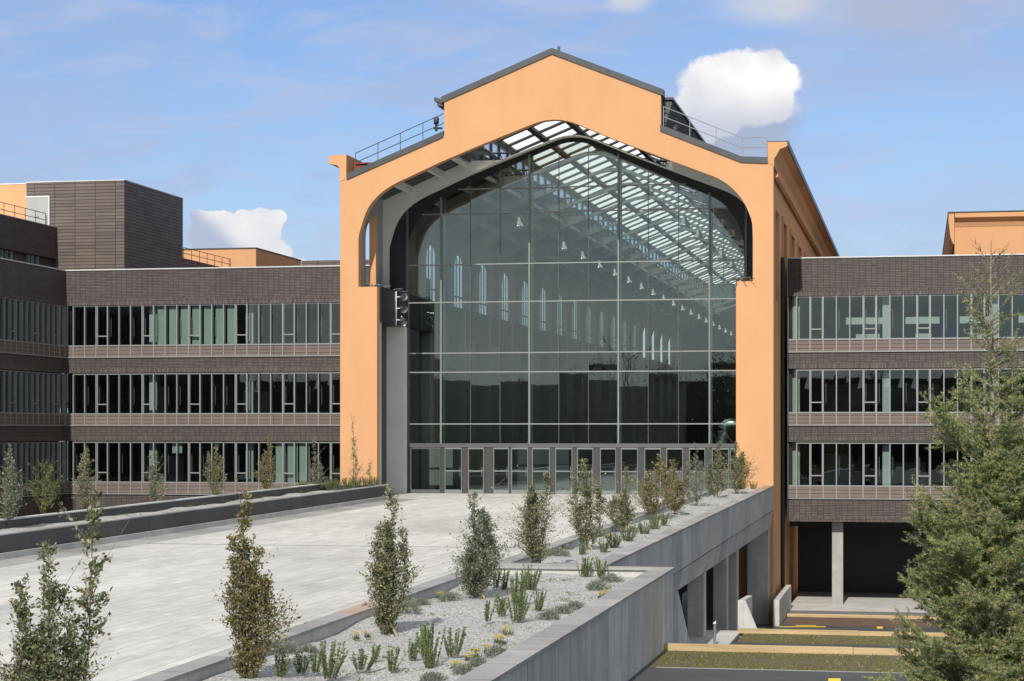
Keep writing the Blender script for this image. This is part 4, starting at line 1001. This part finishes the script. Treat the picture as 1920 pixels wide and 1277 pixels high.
# ------------------------------------------------------------------ plants
def leaf_quads(P, D, U, L_, W_, r):
    """folded diamond leaves: base points P, axis D, side U"""
    n = len(P); l = (L_ * r.uniform(.6, 1.2, n))[:, None]; w = (W_ * r.uniform(.7, 1.2, n))[:, None]
    mid = P + D * l * .5; nrm = np.cross(D, U)
    V = np.stack([P, mid + U * w * .5 + nrm * w * .15, P + D * l, mid - U * w * .5 + nrm * w * .15], 1).reshape(-1, 3)
    return V
def unit(v): return v / np.maximum(1e-9, np.linalg.norm(v, axis=1))[:, None]
def tubes(segs, rads, k=4):
    """many tapered tubes at once: segs (n,2,3), rads (n,2)"""
    segs = np.asarray(segs, float); rads = np.asarray(rads, float); n = len(segs)
    d = unit(segs[:, 1] - segs[:, 0]); ref = np.where(np.abs(d[:, 2:3]) < .9, [[0, 0, 1.]], [[1., 0, 0]])
    a = unit(np.cross(d, ref)); b = np.cross(d, a); V = []
    for e in (0, 1):
        for j in range(k):
            t = 2 * np.pi * j / k; V.append(segs[:, e] + (a * math.cos(t) + b * math.sin(t)) * rads[:, e:e + 1])
    V = np.stack(V, 1).reshape(-1, 3); base = (np.arange(n) * 2 * k)[:, None]
    Fq = np.concatenate([base + np.array([[j, (j + 1) % k, k + (j + 1) % k, k + j]]) for j in range(k)], 0)
    return V, Fq
def young_tree(base, H, W, label, seed, mat='leaf_oak', n_leaf=2600, lsize=.052, stems=5, low=.12, peak=.45, lean=0.0, stake=True, sparse=0.0, tone0=0.0, leader=.9, name='young_tree', grp='young trees planted along the plaza'):
    r = np.random.default_rng(seed)
    T = empty(name, base, label, 'tree', grp); b0 = np.array(base)
    segs, rads, tw = [], [], []
    for s in range(stems):
        a = r.uniform(0, 2 * np.pi) if s else 0; spread = W * .5 * (r.uniform(.2, .62) if s else .05)
        h = H * (1.0 if s == 0 else r.uniform(.45, leader)); p = b0 + np.array([math.cos(a), math.sin(a), 0]) * r.uniform(.01, .07)
        n = 11; prev = p; x = r.normal(0, .02, (n, 2)).cumsum(0)
        for i in range(n):
            t = (i + 1) / n; rr = spread * min(1, t * 2.4) ** .75 * (1 - .5 * max(0, t - .5))
            q = b0 + np.array([math.cos(a) * rr + x[i, 0] + lean * t * H, math.sin(a) * rr + x[i, 1], h * t])
            r0 = (.016 if s == 0 else .012) * (1 - .85 * (t - 1 / n)) * (H / 2.2); r1 = (.016 if s == 0 else .012) * (1 - .85 * t) * (H / 2.2)
            segs.append((prev, q)); rads.append((r0, r1))
            if t > low: tw.append((prev, q, t, a))
            prev = q
    # twigs leave the stems, fill an uneven column
    n_leaf = int(n_leaf * 2.3); W = W * 1.72; nt_ = int(n_leaf / 15); idx = r.integers(0, len(tw), nt_); twp, twd = [], []
    seg2, rad2 = [], []
    lump = r.uniform(.35, 1.3, (8, 5))
    for i in idx:
        a0, a1, hh, aa = tw[i]; f = r.uniform(); P = a0 + (a1 - a0) * f
        ang = r.uniform(0, 2 * np.pi) ; k = hh
        prof = max(.10, (min(k, peak) / peak) ** .38 if k < peak else 1 - ((k - peak) / (1.02 - peak)) ** 1.05)
        reach = W * .40 * prof * lump[int(min(.99, k) * 8), int((ang / 6.2832) * 5) % 5] * r.uniform(.35, 1.0)
        out = np.array([math.cos(ang), math.sin(ang), 0])
        L_ = max(.09, reach * r.uniform(.55, 1.0)); D = out * r.uniform(.45, 1.0) + np.array([0, 0, 1]) * r.uniform(.3, 1.0); D /= np.linalg.norm(D)
        Q = P + D * L_; seg2.append((P, Q)); rad2.append((.004, .0015)); twp.append((P, Q)); twd.append(D)
    if True:   # a few long stray shoots
        for j in range(3):
            a0, a1, hh, aa = tw[r.integers(0, len(tw))]; ang = r.uniform(0, 2 * np.pi)
            D = np.array([math.cos(ang) * .7, math.sin(ang) * .4, r.uniform(.3, .9)]); D /= np.linalg.norm(D); Q = a0 + D * W * r.uniform(.3, .5)
            seg2.append((a0, Q)); rad2.append((.005, .0015)); twp.append((a0, Q)); twd.append(D)
    V1, F1 = tubes(segs, rads, 5); V2, F2 = tubes(seg2, rad2, 3)
    npmesh('trunk', V1, F1, M['bark'], T); 
    nl = max(4, int(n_leaf / len(twp))); PP, DD, SS, TT = [], [], [], []
    for (P, Q), D in zip(twp, twd):
        c = r.integers(max(2, nl - 6), nl + 7); f = r.uniform(.1, 1.05, c)[:, None]
        pos = P + (Q - P) * f + r.normal(0, .02, (c, 3))
        dd = unit(D * .7 + r.normal(0, .62, (c, 3))); PP.append(pos); DD.append(dd)
        TT.append(np.clip(r.normal(.55 + tone0 + .12 * r.normal(), .2, c), 0, .93))
    PP = np.concatenate(PP); DD = np.concatenate(DD); TT = np.concatenate(TT)
    UU = unit(np.cross(DD, unit(r.normal(0, 1, DD.shape)))); n = len(PP)
    TT[r.uniform(size=n) < (.05 if mat == 'leaf_brown' else .012)] = .98
    VL = leaf_quads(PP, DD, UU, np.full(n, lsize), np.full(n, lsize * .52), r)
    npmesh('crown', VL, np.arange(4 * n).reshape(-1, 4), M[mat], T, TT)
    npmesh('twigs', V2, F2, M['bark_pale'], T)
    if stake and seed % 3 != 0:
        m = MB(); bb = Vector(base); m.tube([bb + Vector((.04, 0, .24)), bb + Vector((.22, -.1, -.02))], .016, 6)
        m.build('stake', M['stake'], T)
    return T
def RT(px, py, dz=-.18):
    p = on_ramp(px, py, dz); ymax = 92.4 if px < 1000 else 93.9
    if p.y > ymax: p = at(px, py, ymax - .25 * abs(math.sin(px))); p.z = ztop(p.y) + dz      # stays inside its planter
    return p
def hgt(base, py_top): 
    t = base.x * -ST + base.y * CT; return (CZ - base.z) - t * (py_top - HOR) / F_PX, t / F_PX
def tree_at(px, py, top, wpx, label, seed, **kw):
    b_ = RT(px, py); H_, s = hgt(b_, top); return young_tree(b_, H_ * 1.04, wpx * s * (1.6 if 1090 < px else 1.14), label, seed, **kw)
tree_at(84, 1395, 1040, 170, 'bushy young tree cut by the bottom left corner of the photo', 1, n_leaf=4200, stems=8, peak=.4, low=.1, mat='leaf_oak', tone0=-.02)
tree_at(152, 1385, 962, 165, 'thin open young tree leaning right beside the bushy one at the bottom left', 2, n_leaf=330, stems=2, peak=.72, low=.38, lean=.07, lsize=.075, leader=.75)
tree_at(462, 1276, 945, 128, 'tall bronzed young tree in the foreground, left of the rosemary clumps', 3, n_leaf=5200, stems=7, peak=.5, low=.06, mat='leaf_brown', tone0=-.03)
tree_at(722, 1188, 926, 96, 'columnar young tree before the pinkish coping stone beside the plaza', 4, n_leaf=4600, stems=6, peak=.5, low=.05, tone0=.05)
tree_at(890, 1120, 935, 128, 'broad grey-green young tree in the middle of the lower planter', 5, n_leaf=4600, stems=7, peak=.35, low=.05, mat='leaf_grey')
tree_at(1010, 1070, 896, 108, 'young tree at the far end of the lower planter, before the pale end wall', 6, n_leaf=4200, stems=6, peak=.42, tone0=.04)
tree_at(1098, 1034, 872, 66, 'first young tree at the near end of the upper planter, with its stake showing', 7, n_leaf=3200, lsize=.06, tone0=.1)
tree_at(1170, 999, 882, 54, 'second young tree of the upper planter', 8, n_leaf=2800, lsize=.06, tone0=.05)
tree_at(1228, 974, 858, 60, 'third and widest young tree of the upper planter', 9, n_leaf=3000, lsize=.062, mat='leaf_brown', tone0=.08)
tree_at(1264, 966, 868, 42, 'fourth young tree of the upper planter, with reddish brown leaves', 10, n_leaf=2400, lsize=.062, mat='leaf_brown', tone0=.08)
tree_at(1304, 950, 838, 46, 'fifth, pale and open young tree of the upper planter', 11, n_leaf=1700, mat='leaf_grey', tone0=.05)
tree_at(1344, 934, 832, 40, 'sixth young tree of the upper planter', 12, n_leaf=2400, lsize=.064, tone0=.06)
tree_at(1380, 926, 834, 56, 'last young tree of the upper planter, against the right orange pier', 13, n_leaf=3000, lsize=.064, tone0=.05)
LPL = [(12, 986, 842, 62, 'large pale young tree at the left picture edge in the dark planter', 'leaf_grey', 3600, 21), (163, 966, 842, 50, 'young tree in the dark planter, in front of the corner of the two wings', 'leaf_oak', 2600, 22),
    (293, 950, 850, 38, 'slim young tree in the dark planter, third from the left picture edge', 'leaf_grey', 1900, 23), (406, 938, 838, 46, 'yellowish young tree in the dark planter with a crooked orange stake', 'leaf_oak', 2200, 24),
    (503, 926, 823, 46, 'dense bronze-green young tree in the dark planter, right of the yellowish one', 'leaf_brown', 2400, 25), (590, 916, 832, 34, 'small young tree in the dark planter, left of the orange pier', 'leaf_grey', 1500, 26),
    (665, 908, 790, 36, 'thin sparse young tree in front of the left orange pier', 'leaf_oak', 620, 27)]
for px, py, top, w, lab, mt, nl, sd in LPL: tree_at(px, py, top, w, lab, sd, mat=mt, n_leaf=nl, lsize=.055, tone0=.12, stems=5 if sd != 27 else 3)
tree_at(692, 908, 872, 18, 'tiny sapling beside the left orange pier', 28, n_leaf=160, stems=2, stake=False, tone0=.2)
b_ = RT(82, 965); H_, s_ = hgt(b_, 862)
young_tree(b_, H_, 84 * s_, 'multi-stemmed light green shrub near the left picture edge in the dark planter', 29, mat='leaf_fresh', n_leaf=900, stems=6, lsize=.06, low=.1, peak=.8, stake=False, name='shrub', grp=None)

def rosemary(base, H, W, label, seed, mat='rosemary', name='rosemary_bush'):
    r = np.random.default_rng(seed); T = empty(name, base, label, 'shrub', 'rosemary clumps in the planters'); b0 = np.array(base)
    W = W * 1.25; n = max(8, int(W / .015)); PP, DD, TT, segs, rads = [], [], [], [], []
    for s in range(n):
        o = np.array([r.uniform(-.5, .5) * W * .6, r.uniform(-.25, .25) * W, 0]); h = H * r.uniform(.6, 1.1)
        tip = b0 + o * 1.7 + np.array([r.normal(.03, .025), r.normal(0, .03), h]); p0 = b0 + o * .7; k = int(h / .0105)
        mid = (p0 + tip) / 2 + np.array([r.normal(0, .012), r.normal(0, .012), 0])
        segs += [(p0, mid), (mid, tip)]; rads += [(.005, .004), (.004, .001)]
        f = np.repeat(r.uniform(.06, 1, k), 5)[:, None]; c = (1 - f) ** 2 * p0 + 2 * f * (1 - f) * mid + f * f * tip
        d = unit(r.normal(0, 1, c.shape) * [1, 1, .25] + [0, 0, .75]); PP.append(c); DD.append(d); TT.append(np.clip(r.normal(.45, .2, len(c)) + .15 * r.normal(), 0, 1))
    PP, DD, TT = map(np.concatenate, (PP, DD, TT)); UU = unit(np.cross(DD, r.normal(0, 1, DD.shape))); m_ = len(PP)
    npmesh('foliage', leaf_quads(PP, DD, UU, np.full(m_, .028), np.full(m_, .009), r), np.arange(4 * m_).reshape(-1, 4), M[mat], T, TT)
    V, Fq = tubes(segs, rads, 3); npmesh('stems', V, Fq, M['bark'], T); return T
ROS = [(527, 1272, 48, 26, 'beside the foot of the bronzed tree'), (565, 1263, 36, 24, 'dark and narrow, right of the bronzed tree'), (592, 1262, 40, 22, 'dark, left of the biggest near clump'), (617, 1273, 68, 46, 'big fresh green one nearest the bottom edge'),
    (680, 1257, 42, 42, 'leaning right, between the big near one and the slim one'), (701, 1241, 30, 14, 'tiny, behind the leaning one'), (735, 1259, 48, 22, 'slim one below the columnar tree'), (773, 1239, 42, 18, 'first small one of the middle group'),
    (794, 1231, 66, 24, 'tall one of the middle group, at its back'), (807, 1254, 86, 34, 'tallest, in the centre of the middle group'), (850, 1231, 52, 34, 'rightmost of the middle group'), (915, 1166, 40, 15, 'single stalky one leaning left'), (940, 1154, 38, 22, 'left of the dense pair'),
    (970, 1166, 58, 36, 'broad front one of the dense group'), (966, 1134, 62, 34, 'bushy back one of the dense group'), (1008, 1147, 42, 20, 'right end of the dense group'), (994, 1107, 44, 34, 'bright one under the tree at the far end'), (930, 1104, 42, 14, 'dark and thin beside the grey-green tree'),
    (945, 1108, 42, 14, 'second dark thin one beside the grey-green tree'), (1094, 1081, 34, 24, 'left one of the pair before the pale end wall'), (1127, 1082, 31, 22, 'right one of the pair before the pale end wall'), (1089, 1040, 22, 18, 'beside the first stake of the upper planter'),
    (1131, 1037, 26, 18, 'at the near end of the long green row'), (1152, 1028, 28, 26, 'second of the long green row'), (1178, 1015, 28, 28, 'third of the long green row'), (1208, 1004, 26, 22, 'fourth of the long green row'), (1228, 994, 28, 22, 'fifth of the long green row'), (1246, 985, 24, 18, 'last of the long green row'),
    (1390, 917, 12, 16, 'small one at the foot of the right orange pier'), (1412, 916, 13, 12, 'last small one touching the right orange pier')]
for i, (px, py, h, w, lab) in enumerate(ROS):
    b_ = RT(px, py); H_, s_ = hgt(b_, py - h); rosemary(b_, H_, w * s_, 'rosemary clump, ' + lab, 100 + i)
for i in range(9):
    px = 566 + i * 17; b_ = RT(px, 915 - i * 1.2); H_, s_ = hgt(b_, 915 - i * 1.2 - 12)
    rosemary(b_, H_, 19 * s_, '%s rosemary from the left in the row beside the left orange pier' % ['first', 'second', 'third', 'fourth', 'fifth', 'sixth', 'seventh', 'eighth', 'ninth'][i], 200 + i)
def mound(base, H, W, label, seed, name='santolina_mound'):
    r = np.random.default_rng(seed); T = empty(name, base, label, 'plant', 'silver cushions in the gravel')
    k = int(900 * (W / .35) ** 1.5 + 250); a = r.uniform(0, 2 * np.pi, k); e = np.arcsin(r.uniform(0, 1, k)); rad = r.uniform(.55, 1.05, k)
    lum = 1 + .22 * np.sin(3 * a + seed) + .15 * np.sin(5 * a)
    D = np.stack([np.cos(a) * np.cos(e), np.sin(a) * np.cos(e), np.sin(e)], 1); P = np.array(base) + D * np.stack([W / 2 * rad * lum, W / 2 * rad * lum, H * rad], 1)
    dd = unit(D + [0, 0, .5] + r.normal(0, .5, D.shape)); U = unit(np.cross(dd, r.normal(0, 1, D.shape)))
    npmesh('foliage', leaf_quads(P, dd, U, np.full(k, .04), np.full(k, .010), r), np.arange(4 * k).reshape(-1, 4), M['santolina'], T, np.clip(r.normal(.5, .2, k), 0, 1))
    ks = 14; aa = r.uniform(0, 6.28, ks); sg = [(np.array(base), np.array(base) + np.array([math.cos(q) * W * .4, math.sin(q) * W * .4, H * .7])) for q in aa]
    V, Fq = tubes(sg, [(.004, .002)] * ks, 3); npmesh('stems', V, Fq, M['bark_pale'], T); return T
MND = [(1030, 1162, 32, 16, 'before the outer wall, left end of the front group'), (1056, 1153, 32, 15, 'in the middle of the front group by the outer wall'), (1078, 1144, 30, 14, 'right end of the front group by the outer wall'), (1121, 1106, 36, 15, 'large, near the far right corner of the lower planter'),
    (1145, 1092, 34, 14, 'topmost in the far right corner of the lower planter'), (1047, 1043, 36, 13, 'first in the near end of the upper planter'), (1060, 1033, 26, 9, 'second in the near end of the upper planter'), (1127, 1007, 28, 14, 'left of the long rosemary row'), (1136, 998, 24, 9, 'behind the one left of the rosemary row'),
    (843, 1127, 32, 14, 'small, beside the curb left of the grey-green tree'), (789, 1136, 26, 11, 'beside the curb right of the columnar tree'), (766, 1150, 40, 20, 'large, at the foot of the columnar tree'), (872, 1266, 34, 17, 'nearest one along the outer wall'), (897, 1253, 32, 16, 'second along the outer wall, right of the nearest'),
    (932, 1232, 38, 18, 'third along the outer wall, between yellow flowers'), (810, 1276, 34, 12, 'small one cut by the bottom edge'), (540, 1228, 36, 20, 'behind the foot of the bronzed tree'), (577, 1226, 30, 14, 'against the curb right of the bronzed tree'), (1330, 929, 26, 10, 'far one below the last trees of the upper planter')]
for i, (px, py, w, h, lab) in enumerate(MND):
    b_ = RT(px, py); H_, s_ = hgt(b_, py - h); mound(b_, H_ * 1.15, w * s_ * 1.3, 'silver grey cushion plant ' + lab, 300 + i)
def flowers(base, s, W, label, seed):
    r = np.random.default_rng(seed); T = empty('flower_clump', base, label, 'flowers', 'yellow flower clumps')
    k = 26; P = np.array(base) + np.stack([r.uniform(-.5, .5, k) * W, r.uniform(-.4, .4, k) * W, np.zeros(k)], 1); d = unit(r.normal(0, .5, (k, 3)) + [0, 0, 1]); U = unit(np.cross(d, r.normal(0, 1, d.shape)))
    npmesh('leaves', leaf_quads(P, d, U, np.full(k, .07), np.full(k, .02), r), np.arange(4 * k).reshape(-1, 4), M['flower'], T, r.uniform(0, .35, k))
    V, Fq, TT = [], [], []; nf = max(9, int(W / .008)); o = 0; stems = []
    for i in range(nf):
        c = np.array(base) + [r.uniform(-.5, .5) * W, r.uniform(-.4, .4) * W, r.uniform(.06, .13)]; stems.append((np.array([c[0], c[1], base[2]]), c))
        for j in range(8):
            a = j * math.pi / 4; b2 = a + .5; R_ = .022
            V += [c, c + [R_ * math.cos(a), R_ * math.sin(a), .006], c + [R_ * 1.15 * math.cos((a + b2) / 2), R_ * 1.15 * math.sin((a + b2) / 2), .012], c + [R_ * math.cos(b2), R_ * math.sin(b2), .006]]
            Fq.append([o, o + 1, o + 2, o + 3]); o += 4; TT.append(r.uniform(.5, 1))
    npmesh('blossoms', np.array(V), Fq, M['flower'], T, TT)
    Vs, Fs = tubes(stems, [(.003, .002)] * nf, 3); npmesh('stems', Vs, Fs, M['rosemary'], T)
FLW = [(669, 1199, 10, 'left of the columnar tree by the curb'), (689, 1196, 10, 'second by the curb, nearer the columnar tree'), (824, 1123, 12, 'beside the curb before the grey-green tree'), (852, 1257, 20, 'nearest one by the outer wall'), (880, 1241, 18, 'second by the outer wall'), (893, 1234, 12, 'third by the outer wall'),
    (914, 1226, 14, 'fourth by the outer wall, small'), (939, 1207, 26, 'widest, left of the outer wall'), (952, 1190, 18, 'just beyond the widest one'), (1127, 1122, 12, 'left of the bright one before the far mound'), (1137, 1118, 16, 'bright, before the far silver mound'), (1139, 1010, 9, 'in the upper planter beside the silver mounds'), (1186, 992, 10, 'in the upper planter behind the rosemary row')]
for i, (px, py, w, lab) in enumerate(FLW):
    b_ = RT(px, py); _, s_ = hgt(b_, py - 10); flowers(b_, s_, w * s_, 'yellow flowers ' + lab, 400 + i)
# sprouts scattered over the gravel
def sprouts(x0, x1, y0, y1, n, seed, label):
    r = np.random.default_rng(seed); c = np.stack([r.uniform(x0, x1, n), r.uniform(y0, y1, n)], 1); P = []
    for q in c:
        k = r.integers(5, 30); w = r.uniform(.02, .12); P.append(np.stack([q[0] + r.normal(0, w, k), q[1] + r.normal(0, w, k), np.full(k, ztop(q[1]) - .20)], 1))
    P = np.concatenate(P); k = len(P); d = unit(r.normal(0, .6, (k, 3)) + [0, 0, 1]); U = unit(np.cross(d, r.normal(0, 1, d.shape)))
    o = npmesh('ground_cover', leaf_quads(P, d, U, np.full(k, .06), np.full(k, .013), r), np.arange(4 * k).reshape(-1, 4), M['leaf_fresh'], None, r.uniform(0, .9, k)); tag(o, label, 'ground cover', kind='stuff')
sprouts(-8.9, XL - .5, 20, 42, 150, 1, 'small green sprouts scattered over the gravel of the lower planter')
sprouts(-8.7, XW - .5, 44, 94, 150, 2, 'small green sprouts over the gravel of the upper planter')
sprouts(-28.0, -25.4, 50, 92, 110, 3, 'small sprouts and dry stalks in the gravel of the dark left planter')

# ------------------------------------------------------------------ cedar
def cedar():
    r = np.random.default_rng(77); d_ = 18.0; u = (1862 - 960) / F_PX
    X0, Y0 = d_ * (-ST + CT * u), d_ * (CT + ST * u); zg = -1.33; top = CZ + d_ * (808 - 452) / F_PX
    T = empty('cedar_tree', (X0, Y0, zg), 'large bluish green cedar at the right picture edge with a thin bare top', 'tree')
    H_ = top - zg; n = 26; x = r.normal(0, .006, (n + 1, 2)).cumsum(0); tr = np.array([[X0 + x[i, 0], Y0 + x[i, 1], zg + H_ * i / n] for i in range(n + 1)])
    segs = [(tr[i], tr[i + 1]) for i in range(n)]; rads = [(.085 * (1 - i / n) ** 1.1 + .004, .085 * (1 - (i + 1) / n) ** 1.1 + .004) for i in range(n)]
    V, Fq = tubes(segs, rads, 8); npmesh('trunk', V, Fq, M['cedar_bark'], T)
    bs, br_, tuft, tdir, ttone = [], [], [], [], []
    def grow(p, d, L_, r0, lev, hf, dens):
        k = max(3, int(L_ / .09)); prev = p; dd = d.copy(); pts = [p]
        for i in range(k):
            t = (i + 1) / k
            dd = dd + np.array([0, 0, (.035 if lev == 0 else .02)]) + r.normal(0, .07, 3); dd /= np.linalg.norm(dd)
            q = prev + dd * L_ / k; bs.append((prev, q)); br_.append((r0 * (1 - .8 * (i / k)), r0 * (1 - .8 * t))); prev = q; pts.append(q)
            nt_ = int(L_ / k / .011 * dens * (1 if lev else (.25 + .9 * t)))
            f = r.uniform(0, 1, nt_)[:, None]
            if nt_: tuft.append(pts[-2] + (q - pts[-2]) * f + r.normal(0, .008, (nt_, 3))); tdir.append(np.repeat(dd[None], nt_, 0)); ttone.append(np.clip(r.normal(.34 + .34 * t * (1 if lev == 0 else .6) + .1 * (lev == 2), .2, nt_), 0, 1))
            if lev < 2 and L_ > .16:
                for s in range((3 if lev == 0 else 1) if t > .12 else 1):
                    if r.uniform() < (.92 if lev == 0 else .62):
                        side = np.cross(dd, [0, 0, 1]) * r.choice([-1, 1]); side /= max(1e-6, np.linalg.norm(side))
                        d2 = dd * r.uniform(.5, .9) + side * r.uniform(.5, 1.0) + np.array([0, 0, r.uniform(-.3, .35)]); d2 /= np.linalg.norm(d2)
                        grow(q, d2, L_ * (1 - .72 * t) * r.uniform(.3, .6) + .05, r0 * .45, lev + 1, hf, dens)
    z = zg + .9; i = 0
    while z < top - .08:
        hf = (z - zg) / H_; k = 6 if hf < .7 else 3
        for j in range(k):
            a = r.uniform(0, 2 * np.pi); zz = z + r.uniform(-.06, .06)
            fr = max(.0, 1 - hf)
            L_ = 1.24 * fr ** .5 * r.uniform(.5, 1.1) * (1.15 if r.uniform() < .1 else 1)
            if hf > .6: L_ *= r.uniform(.45, 1.3)
            el = math.radians(12 + 34 * hf ** 1.5 + r.normal(0, 6)); d0_ = np.array([math.cos(a) * math.cos(el), math.sin(a) * math.cos(el), math.sin(el)])
            dens = 1.0 if hf < .6 else max(.22, 1.0 - (hf - .66) * 3.0)
            px_ = np.interp(zz, tr[:, 2], tr[:, 0]); py_ = np.interp(zz, tr[:, 2], tr[:, 1])
            grow(np.array([px_, py_, zz]), d0_, L_, .006 + .014 * fr, 0, hf, dens)
        z += .135 if hf < .7 else .12; i += 1
    V, Fq = tubes(bs, br_, 4); npmesh('branches', V, Fq, M['cedar_bark'], T)
    P = np.concatenate(tuft); D = np.concatenate(tdir); TT = np.concatenate(ttone); m_ = len(P)
    NN = 10; P = np.repeat(P, NN, 0); D = np.repeat(D, NN, 0); TT = np.repeat(TT, NN) + r.normal(0, .08, m_ * NN)
    nd = unit(r.normal(0, 1, P.shape) + D * .55 + [0, 0, .25]); U = unit(np.cross(nd, r.normal(0, 1, nd.shape))); L_ = r.uniform(.018, .032, (len(P), 1))
    V = np.stack([P - U * .0018, P + U * .0018, P + nd * L_], 1).reshape(-1, 3)
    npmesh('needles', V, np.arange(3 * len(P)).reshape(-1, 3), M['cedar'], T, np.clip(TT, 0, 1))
    print('cedar tufts', m_, 'branches', len(bs))
cedar()

# ------------------------------------------------------------------ wood behind the camera, mirrored in the glass
def far_wood():
    r = np.random.default_rng(9); segs, rads, PP, TT = [], [], [], []
    for k in range(150):
        x = r.uniform(-230, 90); y = r.uniform(-158, -150); H_ = r.uniform(17, 21.5) * (1.25 if r.uniform() < .12 else 1); b0 = np.array([x, y, -6.3])
        segs.append((b0, b0 + [r.normal(0, .4), 0, H_ * .8])); rads.append((.28, .08)); W = H_ * r.uniform(.22, .38)
        for j in range(9):
            f = r.uniform(.35, .8); a = r.uniform(0, 6.28); p = b0 + [0, 0, H_ * f]; q = p + [math.cos(a) * W * .8, math.sin(a) * W * .5, H_ * .2]
            segs.append((p, q)); rads.append((.10, .02))
            for l in range(3): segs.append((p + (q - p) * .6, q + r.normal(0, 1.0, 3) + [0, 0, .8])); rads.append((.04, .015))
        k2 = int(r.choice([100, 250, 500])); f = r.uniform(.02, 1, k2); a = r.uniform(0, 6.28, k2); rr = W * np.sqrt(r.uniform(0, 1, k2)) * (1.1 - .7 * f)
        PP.append(b0 + np.stack([np.cos(a) * rr, np.sin(a) * rr, f * H_], 1)); TT.append(r.uniform(0, 1, k2))
    V, Fq = tubes(segs, rads, 3); PP = np.concatenate(PP); k = len(PP); TT = np.concatenate(TT)
    d = unit(r.normal(0, 1, (k, 3))); U = unit(np.cross(d, r.normal(0, 1, d.shape)))
    VL = leaf_quads(PP, d, U, np.full(k, .42), np.full(k, .25), r)
    tag(npmesh('wood', VL, np.arange(4 * k).reshape(-1, 4), M['wood_far'], None, TT), 'dark wood facing the hall, mirrored in its glass', 'wood', kind='stuff')
    tag(npmesh('wood_branches', V, Fq, M['bark'], None), 'bare branches of the wood mirrored in the hall glass', 'wood', kind='stuff')
    tag(MB().prismx([(-260, -6.3), (-250, 13.5), (-190, 13.5), (-168, 12.8), (-158, 6), (-150, -6.3)], -300, 160).build('hill', M['hill']), kind='structure')
far_wood()
